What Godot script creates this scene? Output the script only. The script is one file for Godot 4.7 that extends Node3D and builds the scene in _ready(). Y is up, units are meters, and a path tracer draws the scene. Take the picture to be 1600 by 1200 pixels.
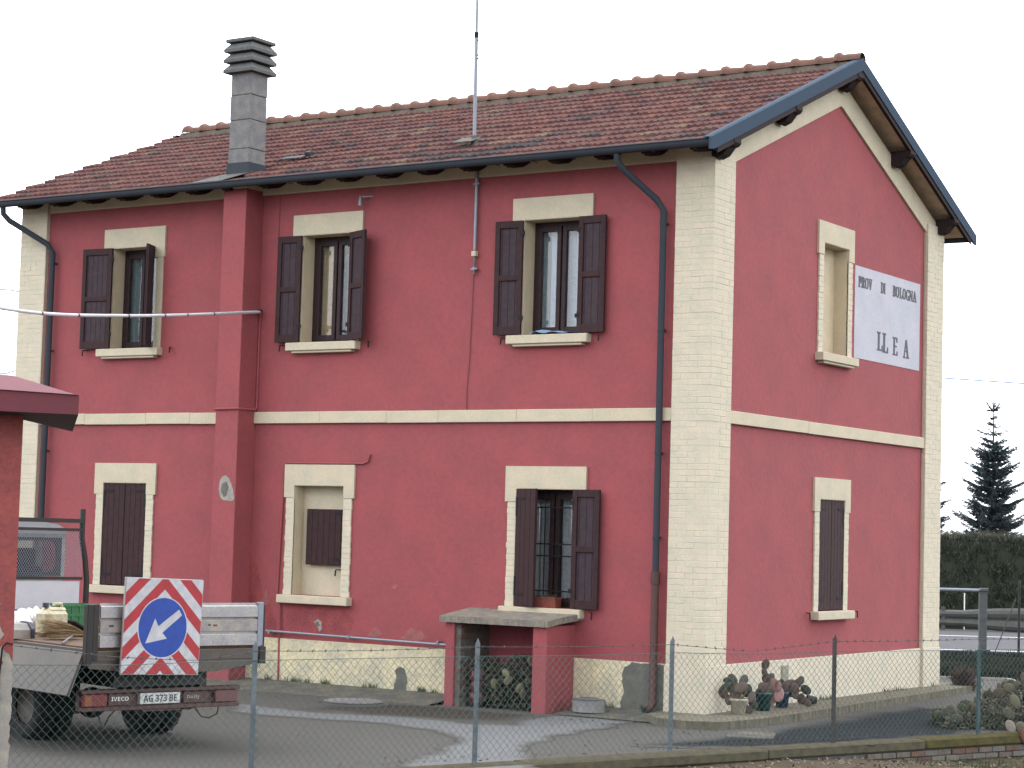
extends Node3D
# A two-storey painted railway house with its yard, fence and parked flatbed truck, under a flat white winter sky.

# ---------------------------------------------------------------- mesh building
class B:
	var st := SurfaceTool.new()
	var col := Color.WHITE
	var n := 0
	func _init() -> void:
		st.begin(Mesh.PRIMITIVE_TRIANGLES)
		st.set_smooth_group(-1)
	func smooth(on: bool) -> void:
		st.set_smooth_group(0 if on else -1)
	func tri(a: Vector3, b: Vector3, c: Vector3, out: Vector3) -> void:
		st.set_color(col)
		if (b - a).cross(c - a).dot(out) > 0.0:
			st.add_vertex(a); st.set_color(col); st.add_vertex(c); st.set_color(col); st.add_vertex(b)
		else:
			st.add_vertex(a); st.set_color(col); st.add_vertex(b); st.set_color(col); st.add_vertex(c)
		n += 1
	func quad(a: Vector3, b: Vector3, c: Vector3, d: Vector3, out: Vector3) -> void:
		tri(a, b, c, out)
		tri(a, c, d, out)
	func box(c: Vector3, s: Vector3, bs := Basis(), bev := 0.0) -> void:
		var h := s * 0.5
		if bev <= 0.0:
			for ax in 3:
				for sg in [-1.0, 1.0]:
					var o := Vector3.ZERO; o[ax] = sg
					var u := Vector3.ZERO; u[(ax + 1) % 3] = h[(ax + 1) % 3]
					var v := Vector3.ZERO; v[(ax + 2) % 3] = h[(ax + 2) % 3]
					var m: Vector3 = o * h[ax]
					quad(c + bs * (m - u - v), c + bs * (m + u - v), c + bs * (m + u + v), c + bs * (m - u + v), bs * o)
			return
		for ax in 3:
			var a1 := (ax + 1) % 3
			var a2 := (ax + 2) % 3
			for sg in [-1.0, 1.0]:
				var o := Vector3.ZERO; o[ax] = sg
				var u := Vector3.ZERO; u[a1] = h[a1] - bev
				var v := Vector3.ZERO; v[a2] = h[a2] - bev
				var m: Vector3 = o * h[ax]
				quad(c + bs * (m - u - v), c + bs * (m + u - v), c + bs * (m + u + v), c + bs * (m - u + v), bs * o)
			for s1 in [-1.0, 1.0]:
				for s2 in [-1.0, 1.0]:
					var l := Vector3.ZERO; l[ax] = h[ax] - bev
					var p := Vector3.ZERO; p[a1] = s1 * h[a1]; p[a2] = s2 * (h[a2] - bev)
					var q := Vector3.ZERO; q[a1] = s1 * (h[a1] - bev); q[a2] = s2 * h[a2]
					quad(c + bs * (p - l), c + bs * (p + l), c + bs * (q + l), c + bs * (q - l), bs * (p + q))
		for sx in [-1.0, 1.0]:
			for sy in [-1.0, 1.0]:
				for sz in [-1.0, 1.0]:
					var k := Vector3(sx, sy, sz)
					var i := h - Vector3.ONE * bev
					tri(c + bs * (Vector3(h.x, i.y, i.z) * k), c + bs * (Vector3(i.x, h.y, i.z) * k), c + bs * (Vector3(i.x, i.y, h.z) * k), bs * k)
	func span(x0: float, x1: float, y0: float, y1: float, z0: float, z1: float, bev := 0.0) -> void:
		box(Vector3(x0 + x1, y0 + y1, z0 + z1) * 0.5, Vector3(absf(x1 - x0), absf(y1 - y0), absf(z1 - z0)), Basis(), bev)
	func bar(a: Vector3, b: Vector3, w: float, t: float, up := Vector3.UP) -> void:
		var z := (b - a).normalized()
		var x := up.cross(z).normalized()
		box((a + b) * 0.5, Vector3(w, t, a.distance_to(b)), Basis(x, z.cross(x), z))
	func tube(p: Array, r: Array, k := 8, caps := true, sm := true) -> void:
		smooth(sm)
		var rings := []
		var up := Vector3.UP
		for i in p.size():
			var d: Vector3 = (p[mini(i + 1, p.size() - 1)] - p[maxi(i - 1, 0)]).normalized()
			var x := up.cross(d)
			if x.length() < 0.05: x = Vector3.RIGHT.cross(d)
			x = x.normalized()
			var y := d.cross(x)
			up = y
			var ring := []
			var rr: float = r[mini(i, r.size() - 1)]
			for j in k:
				var a := TAU * j / k
				ring.append(p[i] + (x * cos(a) + y * sin(a)) * rr)
			rings.append(ring)
		for i in p.size() - 1:
			for j in k:
				var q := (j + 1) % k
				quad(rings[i][j], rings[i][q], rings[i + 1][q], rings[i + 1][j], (rings[i][j] + rings[i][q] - p[i] * 2.0))
		smooth(false)
		if caps:
			for e in [0, p.size() - 1]:
				var o: Vector3 = p[e] - p[1 if e == 0 else e - 1]
				for j in range(1, k - 1): tri(rings[e][0], rings[e][j], rings[e][j + 1], o)
	func prism(poly: PackedVector2Array, xf: Transform3D, depth: float) -> void:
		var t := Geometry2D.triangulate_polygon(poly)
		var zz := xf.basis.z.normalized()
		for i in range(0, t.size(), 3):
			var a := poly[t[i]]; var b := poly[t[i + 1]]; var c := poly[t[i + 2]]
			tri(xf * Vector3(a.x, a.y, 0), xf * Vector3(b.x, b.y, 0), xf * Vector3(c.x, c.y, 0), -zz * signf(depth))
			tri(xf * Vector3(a.x, a.y, depth), xf * Vector3(b.x, b.y, depth), xf * Vector3(c.x, c.y, depth), zz * signf(depth))
		var cw := 1.0 if Geometry2D.is_polygon_clockwise(poly) else -1.0
		for i in poly.size():
			var a := poly[i]; var b := poly[(i + 1) % poly.size()]
			var e := b - a
			var o := xf.basis * Vector3(-e.y * cw, e.x * cw, 0)
			quad(xf * Vector3(a.x, a.y, 0), xf * Vector3(b.x, b.y, 0), xf * Vector3(b.x, b.y, depth), xf * Vector3(a.x, a.y, depth), o)
	func lathe(prof: Array, xf: Transform3D, k := 16) -> void:   # prof: Vector2(radius, height)
		smooth(true)
		for i in prof.size() - 1:
			for j in k:
				var a := TAU * j / k; var b := TAU * (j + 1) / k
				var p: Vector2 = prof[i]; var q: Vector2 = prof[i + 1]
				var o := xf.basis * Vector3(cos(a) * absf(q.y - p.y) + 0.001, (p.x - q.x), sin(a) * absf(q.y - p.y))
				if absf(q.y - p.y) < 0.0001: o = xf.basis * Vector3(0, p.x - q.x, 0)
				quad(xf * Vector3(p.x * cos(a), p.y, p.x * sin(a)), xf * Vector3(p.x * cos(b), p.y, p.x * sin(b)), xf * Vector3(q.x * cos(b), q.y, q.x * sin(b)), xf * Vector3(q.x * cos(a), q.y, q.x * sin(a)), o)
		smooth(false)
	func ball(c: Vector3, r: Vector3, bs := Basis(), nu := 12, nv := 7, wob := 0.0, rng: RandomNumberGenerator = null) -> void:
		smooth(true)
		var g := []
		for i in nv + 1:
			var row := []
			for j in nu:
				var a := PI * i / nv; var b := TAU * j / nu
				var k := 1.0
				if rng != null and i > 0 and i < nv: k += rng.randf_range(-wob, wob)
				row.append(c + bs * (Vector3(sin(a) * cos(b), -cos(a), sin(a) * sin(b)) * r * k))
			g.append(row)
		for i in nv:
			for j in nu:
				var q := (j + 1) % nu
				var m: Vector3 = g[i][j] + g[i + 1][q] - c * 2.0
				if i > 0: tri(g[i][j], g[i][q], g[i + 1][q], m)
				if i < nv - 1: tri(g[i][j], g[i + 1][q], g[i + 1][j], m)
		smooth(false)
	func done() -> ArrayMesh:
		st.generate_normals()
		return st.commit()

var used := {}
func numbered(called: String) -> String:
	used[called] = used.get(called, -1) + 1
	return called if used[called] == 0 else "%s_%03d" % [called, used[called]]

func put(parent: Node, called: String, mesh: Mesh, m: Material, xf := Transform3D()) -> MeshInstance3D:
	var o := MeshInstance3D.new()
	o.mesh = mesh
	o.material_override = m
	o.transform = xf
	if parent == self: o.name = numbered(called)
	else:
		var key := str(parent.get_instance_id()) + called
		o.name = numbered(key).replace(key, called)
	parent.add_child(o, true)
	return o
func make(parent: Node, called: String, b: B, m: Material, xf := Transform3D()) -> MeshInstance3D:
	return put(parent, called, b.done(), m, xf)
func thing(called: String, label: String, category: String, at := Vector3.ZERO, turn := 0.0, group := "") -> Node3D:
	var o := Node3D.new()
	o.name = numbered(called)
	add_child(o)
	o.position = at
	o.rotation.y = turn
	return tag(o, label, category, group)
func tag(o: Node3D, label: String, category: String, group := "") -> Node3D:
	o.set_meta("label", label)
	o.set_meta("category", category)
	if group: o.set_meta("group", group)
	return o
func part(parent: Node, called: String, xf := Transform3D(), label := "") -> Node3D:
	var o := Node3D.new()
	var key := str(parent.get_instance_id()) + called
	o.name = numbered(key).replace(key, called)
	o.transform = xf
	parent.add_child(o, true)
	if label: o.set_meta("label", label)
	return o
func structure(called: String, b: B, m: Material, label: String) -> MeshInstance3D:
	var o := make(self, called, b, m)
	o.set_meta("kind", "structure")
	o.set_meta("label", label)
	return o
func stuff(o: Node3D) -> Node3D:
	o.set_meta("kind", "stuff")
	return o

# ---------------------------------------------------------------- materials
func lin(r: float, g: float, b: float) -> Color:
	return Color(r, g, b).linear_to_srgb()
func field(sd: int, freq: float, oct := 4) -> FastNoiseLite:
	var f := FastNoiseLite.new()
	f.seed = sd
	f.frequency = freq
	f.fractal_octaves = oct
	f.noise_type = FastNoiseLite.TYPE_SIMPLEX_SMOOTH
	return f
var tex_cache := {}
# grey-to-tint mottling around 1: two scales of noise and fine grain, tiling
func mottle(key: String, sd: int, big: float, fine: float, grain: float, tint: Color, size := 512) -> Array:
	if tex_cache.has(key): return tex_cache[key]
	var a := field(sd, 4.0 / size, 4).get_seamless_image(size, size)
	var b := field(sd + 7, 28.0 / size, 3).get_seamless_image(size, size)
	var rng := RandomNumberGenerator.new(); rng.seed = sd
	var im := Image.create(size, size, false, Image.FORMAT_RGB8)
	var hm := Image.create(size, size, false, Image.FORMAT_L8)
	for y in size:
		for x in size:
			var u := a.get_pixel(x, y).r * 2.0 - 1.0
			var v := b.get_pixel(x, y).r * 2.0 - 1.0
			var w := rng.randf() * 2.0 - 1.0
			var k := clampf(0.86 + u * big + v * fine + w * grain, 0.0, 1.0)
			var t := clampf(u * 0.5 + v * 0.3 + 0.5, 0.0, 1.0)
			im.set_pixel(x, y, Color(k, k, k).lerp(Color(k * tint.r, k * tint.g, k * tint.b), t))
			hm.set_pixel(x, y, Color(v * 0.25 + 0.5 + w * 0.25, 0, 0))
	im.generate_mipmaps()
	var nm := hm.duplicate()
	nm.convert(Image.FORMAT_RGBA8)
	nm.bump_map_to_normal_map(2.0)
	tex_cache[key] = [ImageTexture.create_from_image(im), ImageTexture.create_from_image(nm)]
	return tex_cache[key]
func mat(c: Color, rough := 0.85, metal := 0.0) -> StandardMaterial3D:
	var m := StandardMaterial3D.new()
	m.albedo_color = c
	m.roughness = rough
	m.metallic = metal
	return m
func worn(c: Color, rough: float, tex: Array, metres: float, bump := 0.3, world := true) -> StandardMaterial3D:
	var m := mat(c, rough)
	m.albedo_texture = tex[0]
	m.uv1_triplanar = true
	m.uv1_world_triplanar = world
	m.uv1_scale = Vector3.ONE / metres
	if bump > 0.0:
		m.normal_enabled = true
		m.normal_texture = tex[1]
		m.normal_scale = bump
	return m
var M := {}
func materials() -> void:
	var soft := mottle("soft", 11, 0.04, 0.03, 0.04, Color(1.0, 0.96, 0.95))
	var rough := mottle("rough", 23, 0.09, 0.10, 0.07, Color(1.0, 0.97, 0.9))
	var dirty := mottle("dirty", 37, 0.17, 0.12, 0.06, Color(0.92, 0.9, 0.8))
	var wood := mottle("wood", 53, 0.12, 0.12, 0.05, Color(1.0, 0.9, 0.88))
	M.red = worn(lin(0.332, 0.078, 0.09), 0.9, soft, 3.4, 0.35)
	M.cream = worn(lin(0.6, 0.555, 0.42), 0.9, soft, 1.7, 0.3)
	M.brick_paint = worn(lin(0.66, 0.62, 0.49), 0.9, soft, 1.3, 0.4)
	M.plinth = worn(lin(0.66, 0.615, 0.47), 0.92, rough, 1.9, 0.5)
	M.mortar = worn(lin(0.64, 0.6, 0.475), 0.95, soft, 1.1, 0.4)
	M.cement = worn(lin(0.145, 0.145, 0.14), 0.95, rough, 0.7, 0.8)
	M.concrete = worn(lin(0.2, 0.203, 0.222), 0.95, rough, 0.8, 0.6)
	M.concrete_dark = worn(lin(0.115, 0.122, 0.132), 0.95, rough, 0.6, 0.6)
	M.crack = mat(lin(0.05, 0.045, 0.04), 1.0)
	M.tile = worn(Color.WHITE, 0.92, dirty, 0.55, 0.8)
	M.tile.vertex_color_use_as_albedo = true
	M.ridge = worn(lin(0.165, 0.085, 0.074), 0.9, dirty, 0.7, 0.6)
	M.flash = worn(lin(0.048, 0.058, 0.074), 0.65, soft, 1.3, 0.1)
	M.shutter = worn(lin(0.05, 0.036, 0.047), 0.62, wood, 0.5, 0.25)
	M.shutter_red = worn(lin(0.042, 0.021, 0.024), 0.65, wood, 0.5, 0.25)
	M.beam = worn(lin(0.03, 0.021, 0.023), 0.8, wood, 0.5, 0.4)
	M.soffit = worn(lin(0.68, 0.59, 0.44), 0.9, wood, 0.9, 0.3)
	M.frame = worn(lin(0.04, 0.026, 0.03), 0.5, wood, 0.5, 0.15)
	M.iron = mat(lin(0.014, 0.013, 0.015), 0.6)
	M.galv = worn(lin(0.27, 0.31, 0.37), 0.5, soft, 0.6, 0.1)
	M.galv.metallic = 0.35
	M.rusty_post = worn(lin(0.046, 0.042, 0.046), 0.8, dirty, 0.3, 0.4)
	M.green_post = worn(lin(0.03, 0.085, 0.088), 0.6, soft, 0.3, 0.2)
	M.patch = worn(Color.WHITE, 0.92, mottle("asphalt", 71, 0, 0, 0, Color.WHITE), 3.2, 0.9)
	M.patch.vertex_color_use_as_albedo = true
	M.patch.metallic_specular = 0.15
	M.green_wire = mat(lin(0.02, 0.062, 0.06), 0.6)
	M.barb = mat(lin(0.03, 0.034, 0.04), 0.6)
	M.glass = mat(Color(0.3, 0.34, 0.36, 0.05), 0.02)
	M.glass.transparency = BaseMaterial3D.TRANSPARENCY_ALPHA
	M.white_sign = worn(lin(0.5, 0.52, 0.6), 0.75, soft, 2.2, 0.1)
	M.ink = worn(lin(0.11, 0.11, 0.15), 0.85, dirty, 0.25, 0.2)
	M.ink_red = mat(lin(0.6, 0.3, 0.3), 0.9)
	M.black_ink = mat(lin(0.03, 0.03, 0.035), 0.7)
	M.asphalt = worn(lin(0.128, 0.12, 0.112), 0.92, mottle("asphalt", 71, 0.22, 0.10, 0.16, Color(0.9, 0.9, 0.94), 1024), 3.2, 0.9)
	M.asphalt_dark = worn(lin(0.034, 0.039, 0.046), 0.85, rough, 1.1, 0.9)
	M.pale = worn(lin(0.19, 0.197, 0.21), 0.85, rough, 1.9, 0.7)
	M.pave = worn(lin(0.165, 0.16, 0.158), 0.95, dirty, 1.4, 0.8)
	M.moss = worn(lin(0.105, 0.097, 0.052), 0.95, dirty, 0.5, 0.9)
	M.earth = worn(lin(0.1, 0.082, 0.065), 1.0, rough, 0.8, 1.2)
	M.field = worn(lin(0.10, 0.10, 0.055), 1.0, dirty, 4.0, 1.0)
	M.grass = mat(lin(0.045, 0.062, 0.028), 0.9)
	M.road = worn(lin(0.12, 0.122, 0.135), 0.8, soft, 3.0, 0.2)
	M.white_paint = mat(lin(0.75, 0.75, 0.75), 0.8)
	M.shed = worn(lin(0.285, 0.068, 0.07), 0.9, rough, 1.5, 0.5)
	M.shed_roof = worn(lin(0.15, 0.032, 0.047), 0.85, soft, 1.5, 0.1)
	M.old_brick = worn(lin(0.14, 0.085, 0.07), 0.95, dirty, 0.3, 0.8)
	M.black = mat(lin(0.012, 0.011, 0.012), 0.8)
	M.rubber = worn(lin(0.016, 0.015, 0.016), 0.85, rough, 0.3, 0.4)
	M.chassis = worn(lin(0.022, 0.018, 0.018), 0.7, dirty, 0.5, 0.3)
	M.alu = worn(lin(0.4, 0.4, 0.44), 0.38, rough, 0.9, 0.15)
	M.alu.metallic = 0.45
	M.alu_dirty = worn(lin(0.085, 0.068, 0.058), 0.6, rough, 0.9, 0.2)
	M.truck_white = worn(lin(0.56, 0.575, 0.63), 0.45, soft, 1.1, 0.1)
	M.bumper = worn(lin(0.085, 0.035, 0.032), 0.6, dirty, 0.5, 0.3)
	M.deck = worn(lin(0.13, 0.072, 0.045), 0.85, dirty, 0.6, 0.5)
	M.lamp_red = mat(lin(0.17, 0.032, 0.034), 0.25)
	M.lamp_amber = mat(lin(0.22, 0.085, 0.03), 0.25)
	M.plate = mat(lin(0.46, 0.475, 0.465), 0.5)
	M.badge = mat(lin(0.55, 0.55, 0.55), 0.4)
	M.bark = mat(lin(0.06, 0.048, 0.04), 0.95)
	M.needle = mat(lin(0.030, 0.055, 0.043), 0.85)
	M.needle.vertex_color_use_as_albedo = true
	M.needle.albedo_color = Color.WHITE
	M.hedge = mat(Color.WHITE, 0.85)
	M.hedge.vertex_color_use_as_albedo = true
	M.pad = worn(Color.WHITE, 0.75, rough, 0.16, 0.6)
	M.pad.vertex_color_use_as_albedo = true

# ---------------------------------------------------------------- the house
const L := 12.5
const W := 7.83
const PITCH := 0.4225
func roof_y(z: float) -> float:   # top of the tiles
	return 7.30 + (0.55 - z) * PITCH if z > -3.9 else 7.30 + (z + 8.35) * PITCH

func wall_panel(b: B, o: Vector3, ud: Vector3, nd: Vector3, us: Array, vs: Array, holes: Array, thick: float) -> void:
	var P := func(u: float, v: float, d: float) -> Vector3: return o + ud * u + Vector3.UP * v - nd * d
	for h in holes:
		for k in [0, 1]:
			if not us.has(h[k]): us.append(h[k])
			if not vs.has(h[k + 2]): vs.append(h[k + 2])
	us.sort(); vs.sort()
	for i in us.size() - 1:
		for j in vs.size() - 1:
			var mu: float = (us[i] + us[i + 1]) / 2.0
			var mv: float = (vs[j] + vs[j + 1]) / 2.0
			var open := false
			for h in holes:
				if mu > h[0] and mu < h[1] and mv > h[2] and mv < h[3]: open = true
			if open: continue
			b.quad(P.call(us[i], vs[j], 0), P.call(us[i + 1], vs[j], 0), P.call(us[i + 1], vs[j + 1], 0), P.call(us[i], vs[j + 1], 0), nd)
			b.quad(P.call(us[i], vs[j], thick), P.call(us[i + 1], vs[j], thick), P.call(us[i + 1], vs[j + 1], thick), P.call(us[i], vs[j + 1], thick), -nd)
	for h in holes:
		for e in [[h[0], h[2], h[0], h[3], ud], [h[1], h[2], h[1], h[3], -ud], [h[0], h[2], h[1], h[2], Vector3.UP], [h[0], h[3], h[1], h[3], Vector3.DOWN]]:
			b.quad(P.call(e[0], e[1], 0), P.call(e[2], e[3], 0), P.call(e[2], e[3], thick), P.call(e[0], e[1], thick), e[4])

func poly(a: Array) -> PackedVector2Array:
	var p := PackedVector2Array()
	for q in a: p.append(Vector2(q[0], q[1]))
	return p

# a brick of a given size, slightly worn, as a shared mesh
var brick_meshes := {}
func brick_mesh(s: Vector3, variant: int) -> ArrayMesh:
	var key := "%.3f %.3f %.3f %d" % [s.x, s.y, s.z, variant]
	if not brick_meshes.has(key):
		var b := B.new()
		b.box(Vector3.ZERO, s, Basis(), 0.003 + 0.001 * variant)
		brick_meshes[key] = b.done()
	return brick_meshes[key]

func window_trim(w: Node3D, half: float, brick: bool, rng: RandomNumberGenerator, drip := true) -> void:
	var k := half + 0.19
	var b := B.new()
	b.prism(poly([[-k, 1.41], [-half, 1.41], [-half, 1.59], [half, 1.59], [half, 1.41], [k, 1.41], [k, 1.89], [-k, 1.89]]), Transform3D(), 0.034)
	make(w, "lintel", b, M.cream)
	var j := half + 0.155
	if brick:
		b = B.new()
		for sd in [-1.0, 1.0]:
			b.span(sd * half, sd * (j - 0.012), 0.0, 1.41, -0.05, 0.018)
			for i in 18:
				var y := 0.002 + i * 0.0782
				var out: float = j + rng.randf_range(-0.007, 0.003) - (0.006 if i % 2 == 1 else 0.0)
				b.box(Vector3(sd * (half + out) * 0.5, y + 0.0345, 0.0135 + rng.randf_range(-0.002, 0.002)), Vector3(out - half, 0.0765, 0.027), Basis(), 0.003)
		stuff(make(w, "jamb_bricks", b, M.brick_paint))
	else:
		for sd in [-1.0, 1.0]:
			b = B.new()
			b.span(sd * (half + 0.035), sd * j, 0.0, 1.41, -0.02, 0.024, 0.004)
			b.span(sd * (half + 0.001), sd * (half + 0.035), 0.0, 1.585, -0.05, 0.008, 0.003)
			make(w, "jamb", b, M.cream)
	b = B.new()
	b.box(Vector3(0, -0.062, -0.07), Vector3((half + 0.195) * 2, 0.118, 0.40), Basis(), 0.008)
	make(w, "sill", b, M.cream)
	if drip:
		b = B.new()
		b.box(Vector3(0, -0.138, 0.03), Vector3((half + 0.10) * 2, 0.034, 0.14), Basis(), 0.006)
		make(w, "sill_moulding", b, M.cream)
	# plastered reveals
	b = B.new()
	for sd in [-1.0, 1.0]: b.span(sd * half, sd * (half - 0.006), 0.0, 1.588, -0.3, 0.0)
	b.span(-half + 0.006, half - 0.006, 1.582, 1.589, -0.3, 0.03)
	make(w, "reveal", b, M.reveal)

func casement(w: Node3D, half: float, curtain: Array) -> void:   # frame, two sashes with panes, curtains behind
	var z := -0.24
	var hi := 1.575
	var f := B.new()
	f.span(-half + 0.007, -half + 0.06, 0.0, hi, z - 0.06, z)
	f.span(half - 0.06, half - 0.007, 0.0, hi, z - 0.06, z)
	f.span(-half + 0.06, half - 0.06, hi - 0.055, hi, z - 0.06, z)
	f.span(-half + 0.06, half - 0.06, 0.0, 0.05, z - 0.06, z)
	make(w, "frame", f, M.frame)
	for sd in [-1.0, 1.0]:
		var s := B.new()
		var x0: float = 0.012 if sd > 0 else -half + 0.062
		var x1: float = half - 0.062 if sd > 0 else -0.012
		s.span(x0, x0 + 0.065, 0.052, hi - 0.057, z - 0.045, z + 0.012, 0.006)
		s.span(x1 - 0.065, x1, 0.052, hi - 0.057, z - 0.045, z + 0.012, 0.006)
		s.span(x0 + 0.065, x1 - 0.065, hi - 0.125, hi - 0.057, z - 0.045, z + 0.01)
		s.span(x0 + 0.065, x1 - 0.065, 0.052, 0.13, z - 0.045, z + 0.01)
		make(w, "sash", s, M.frame)
		var g := B.new()
		g.span(x0 + 0.06, x1 - 0.06, 0.125, hi - 0.12, z - 0.026, z - 0.022)
		make(w, "pane", g, M.glass)
	for c in curtain:   # x from, x to, linear colour, folds
		var b := B.new()
		b.smooth(true)
		var n := 18
		for i in n:
			var xa: float = lerpf(c[0], c[1], float(i) / n)
			var xb: float = lerpf(c[0], c[1], float(i + 1) / n)
			var za: float = z - 0.12 + 0.018 * sin(i * c[3]) + 0.006 * sin(i * 2.7)
			var zb: float = z - 0.12 + 0.018 * sin((i + 1) * c[3]) + 0.006 * sin((i + 1) * 2.7)
			for y in 6:
				var ya := 0.04 + 1.5 * y / 6.0
				var yb := 0.04 + 1.5 * (y + 1) / 6.0
				b.quad(Vector3(xa, ya, za), Vector3(xb, ya, zb), Vector3(xb, yb, zb), Vector3(xa, yb, za), Vector3(0, 0, 1))
		var m := worn(c[2], 0.95, mottle("cloth", 91, 0.1, 0.12, 0.1, Color(0.95, 0.95, 1)), 0.3, 0.2)
		m.cull_mode = BaseMaterial3D.CULL_DISABLED
		make(w, "curtain", b, m)

# one leaf: planks outside, framed panels inside; hinge on the side sd, opened by angle
func shutter_leaf(house: Node3D, xf: Transform3D, hx: float, sd: float, width: float, angle: float, y0: float, height: float, planks: int, hinges: bool, label := "", zoff := 0.045) -> Node3D:
	var o := part(house, "shutter", xf * Transform3D(Basis(Vector3.UP, deg_to_rad(angle) * (-1.0 if sd < 0 else 1.0)), Vector3(hx, y0, zoff)), label)
	var dir := -sd   # leaf runs away from its hinge
	var m: Material = M.shutter
	var pw := width / planks
	for i in planks:
		var b := B.new()
		b.box(Vector3(dir * (pw * (i + 0.5)), height * 0.5, 0.006), Vector3(pw - 0.003, height - 0.004, 0.018), Basis(), 0.003)
		make(o, "plank", b, M.shutter_red if hinges else m)
	if hinges:
		for hy in [0.09, 0.905]:
			var b := B.new()
			b.span(dir * 0.004, dir * minf(width * 0.62, 0.2), height * hy, height * hy + 0.035, 0.016, 0.021)
			b.span(dir * 0.004, dir * 0.035, height * hy + (0.0 if hy < 0.5 else -0.22), height * hy + (0.26 if hy < 0.5 else 0.035), 0.0165, 0.0205)
			make(o, "strap_hinge", b, M.iron)
	var f := B.new()
	var s := 0.075 if width > 0.35 else 0.06
	f.span(0.0, dir * s, 0.0, height, -0.026, -0.0035, 0.003)
	f.span(dir * (width - s), dir * width, 0.0, height, -0.026, -0.0035, 0.003)
	for r in [[0.0, 0.115], [height * 0.475, height * 0.475 + 0.075], [height - 0.1, height]]:
		f.span(dir * s, dir * (width - s), r[0], r[1], -0.0255, -0.0038, 0.003)
	make(o, "frame", f, M.shutter_red)
	for hy in [0.13, 0.87]:
		var b := B.new()
		b.span(-dir * 0.03, dir * 0.03, height * hy, height * hy + 0.055, -0.032, -0.012)
		b.tube([Vector3(0, height * hy - 0.03, -0.01), Vector3(0, height * hy + 0.09, -0.01)], [0.011], 6)
		make(o, "hinge", b, M.iron)
	return o

func stay(house: Node3D, at: Vector3, along: Vector3, out: Vector3) -> void:   # iron catch that holds a shutter open
	var b := B.new()
	b.bar(at, at + out * 0.07 + along * 0.06, 0.014, 0.014)
	b.bar(at + out * 0.07 + along * 0.055, at + out * 0.075 + along * 0.06 - Vector3.UP * 0.09, 0.014, 0.018, Vector3.RIGHT if absf(out.z) > 0.5 else Vector3.BACK)
	make(house, "shutter_stay", b, M.iron)

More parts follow.
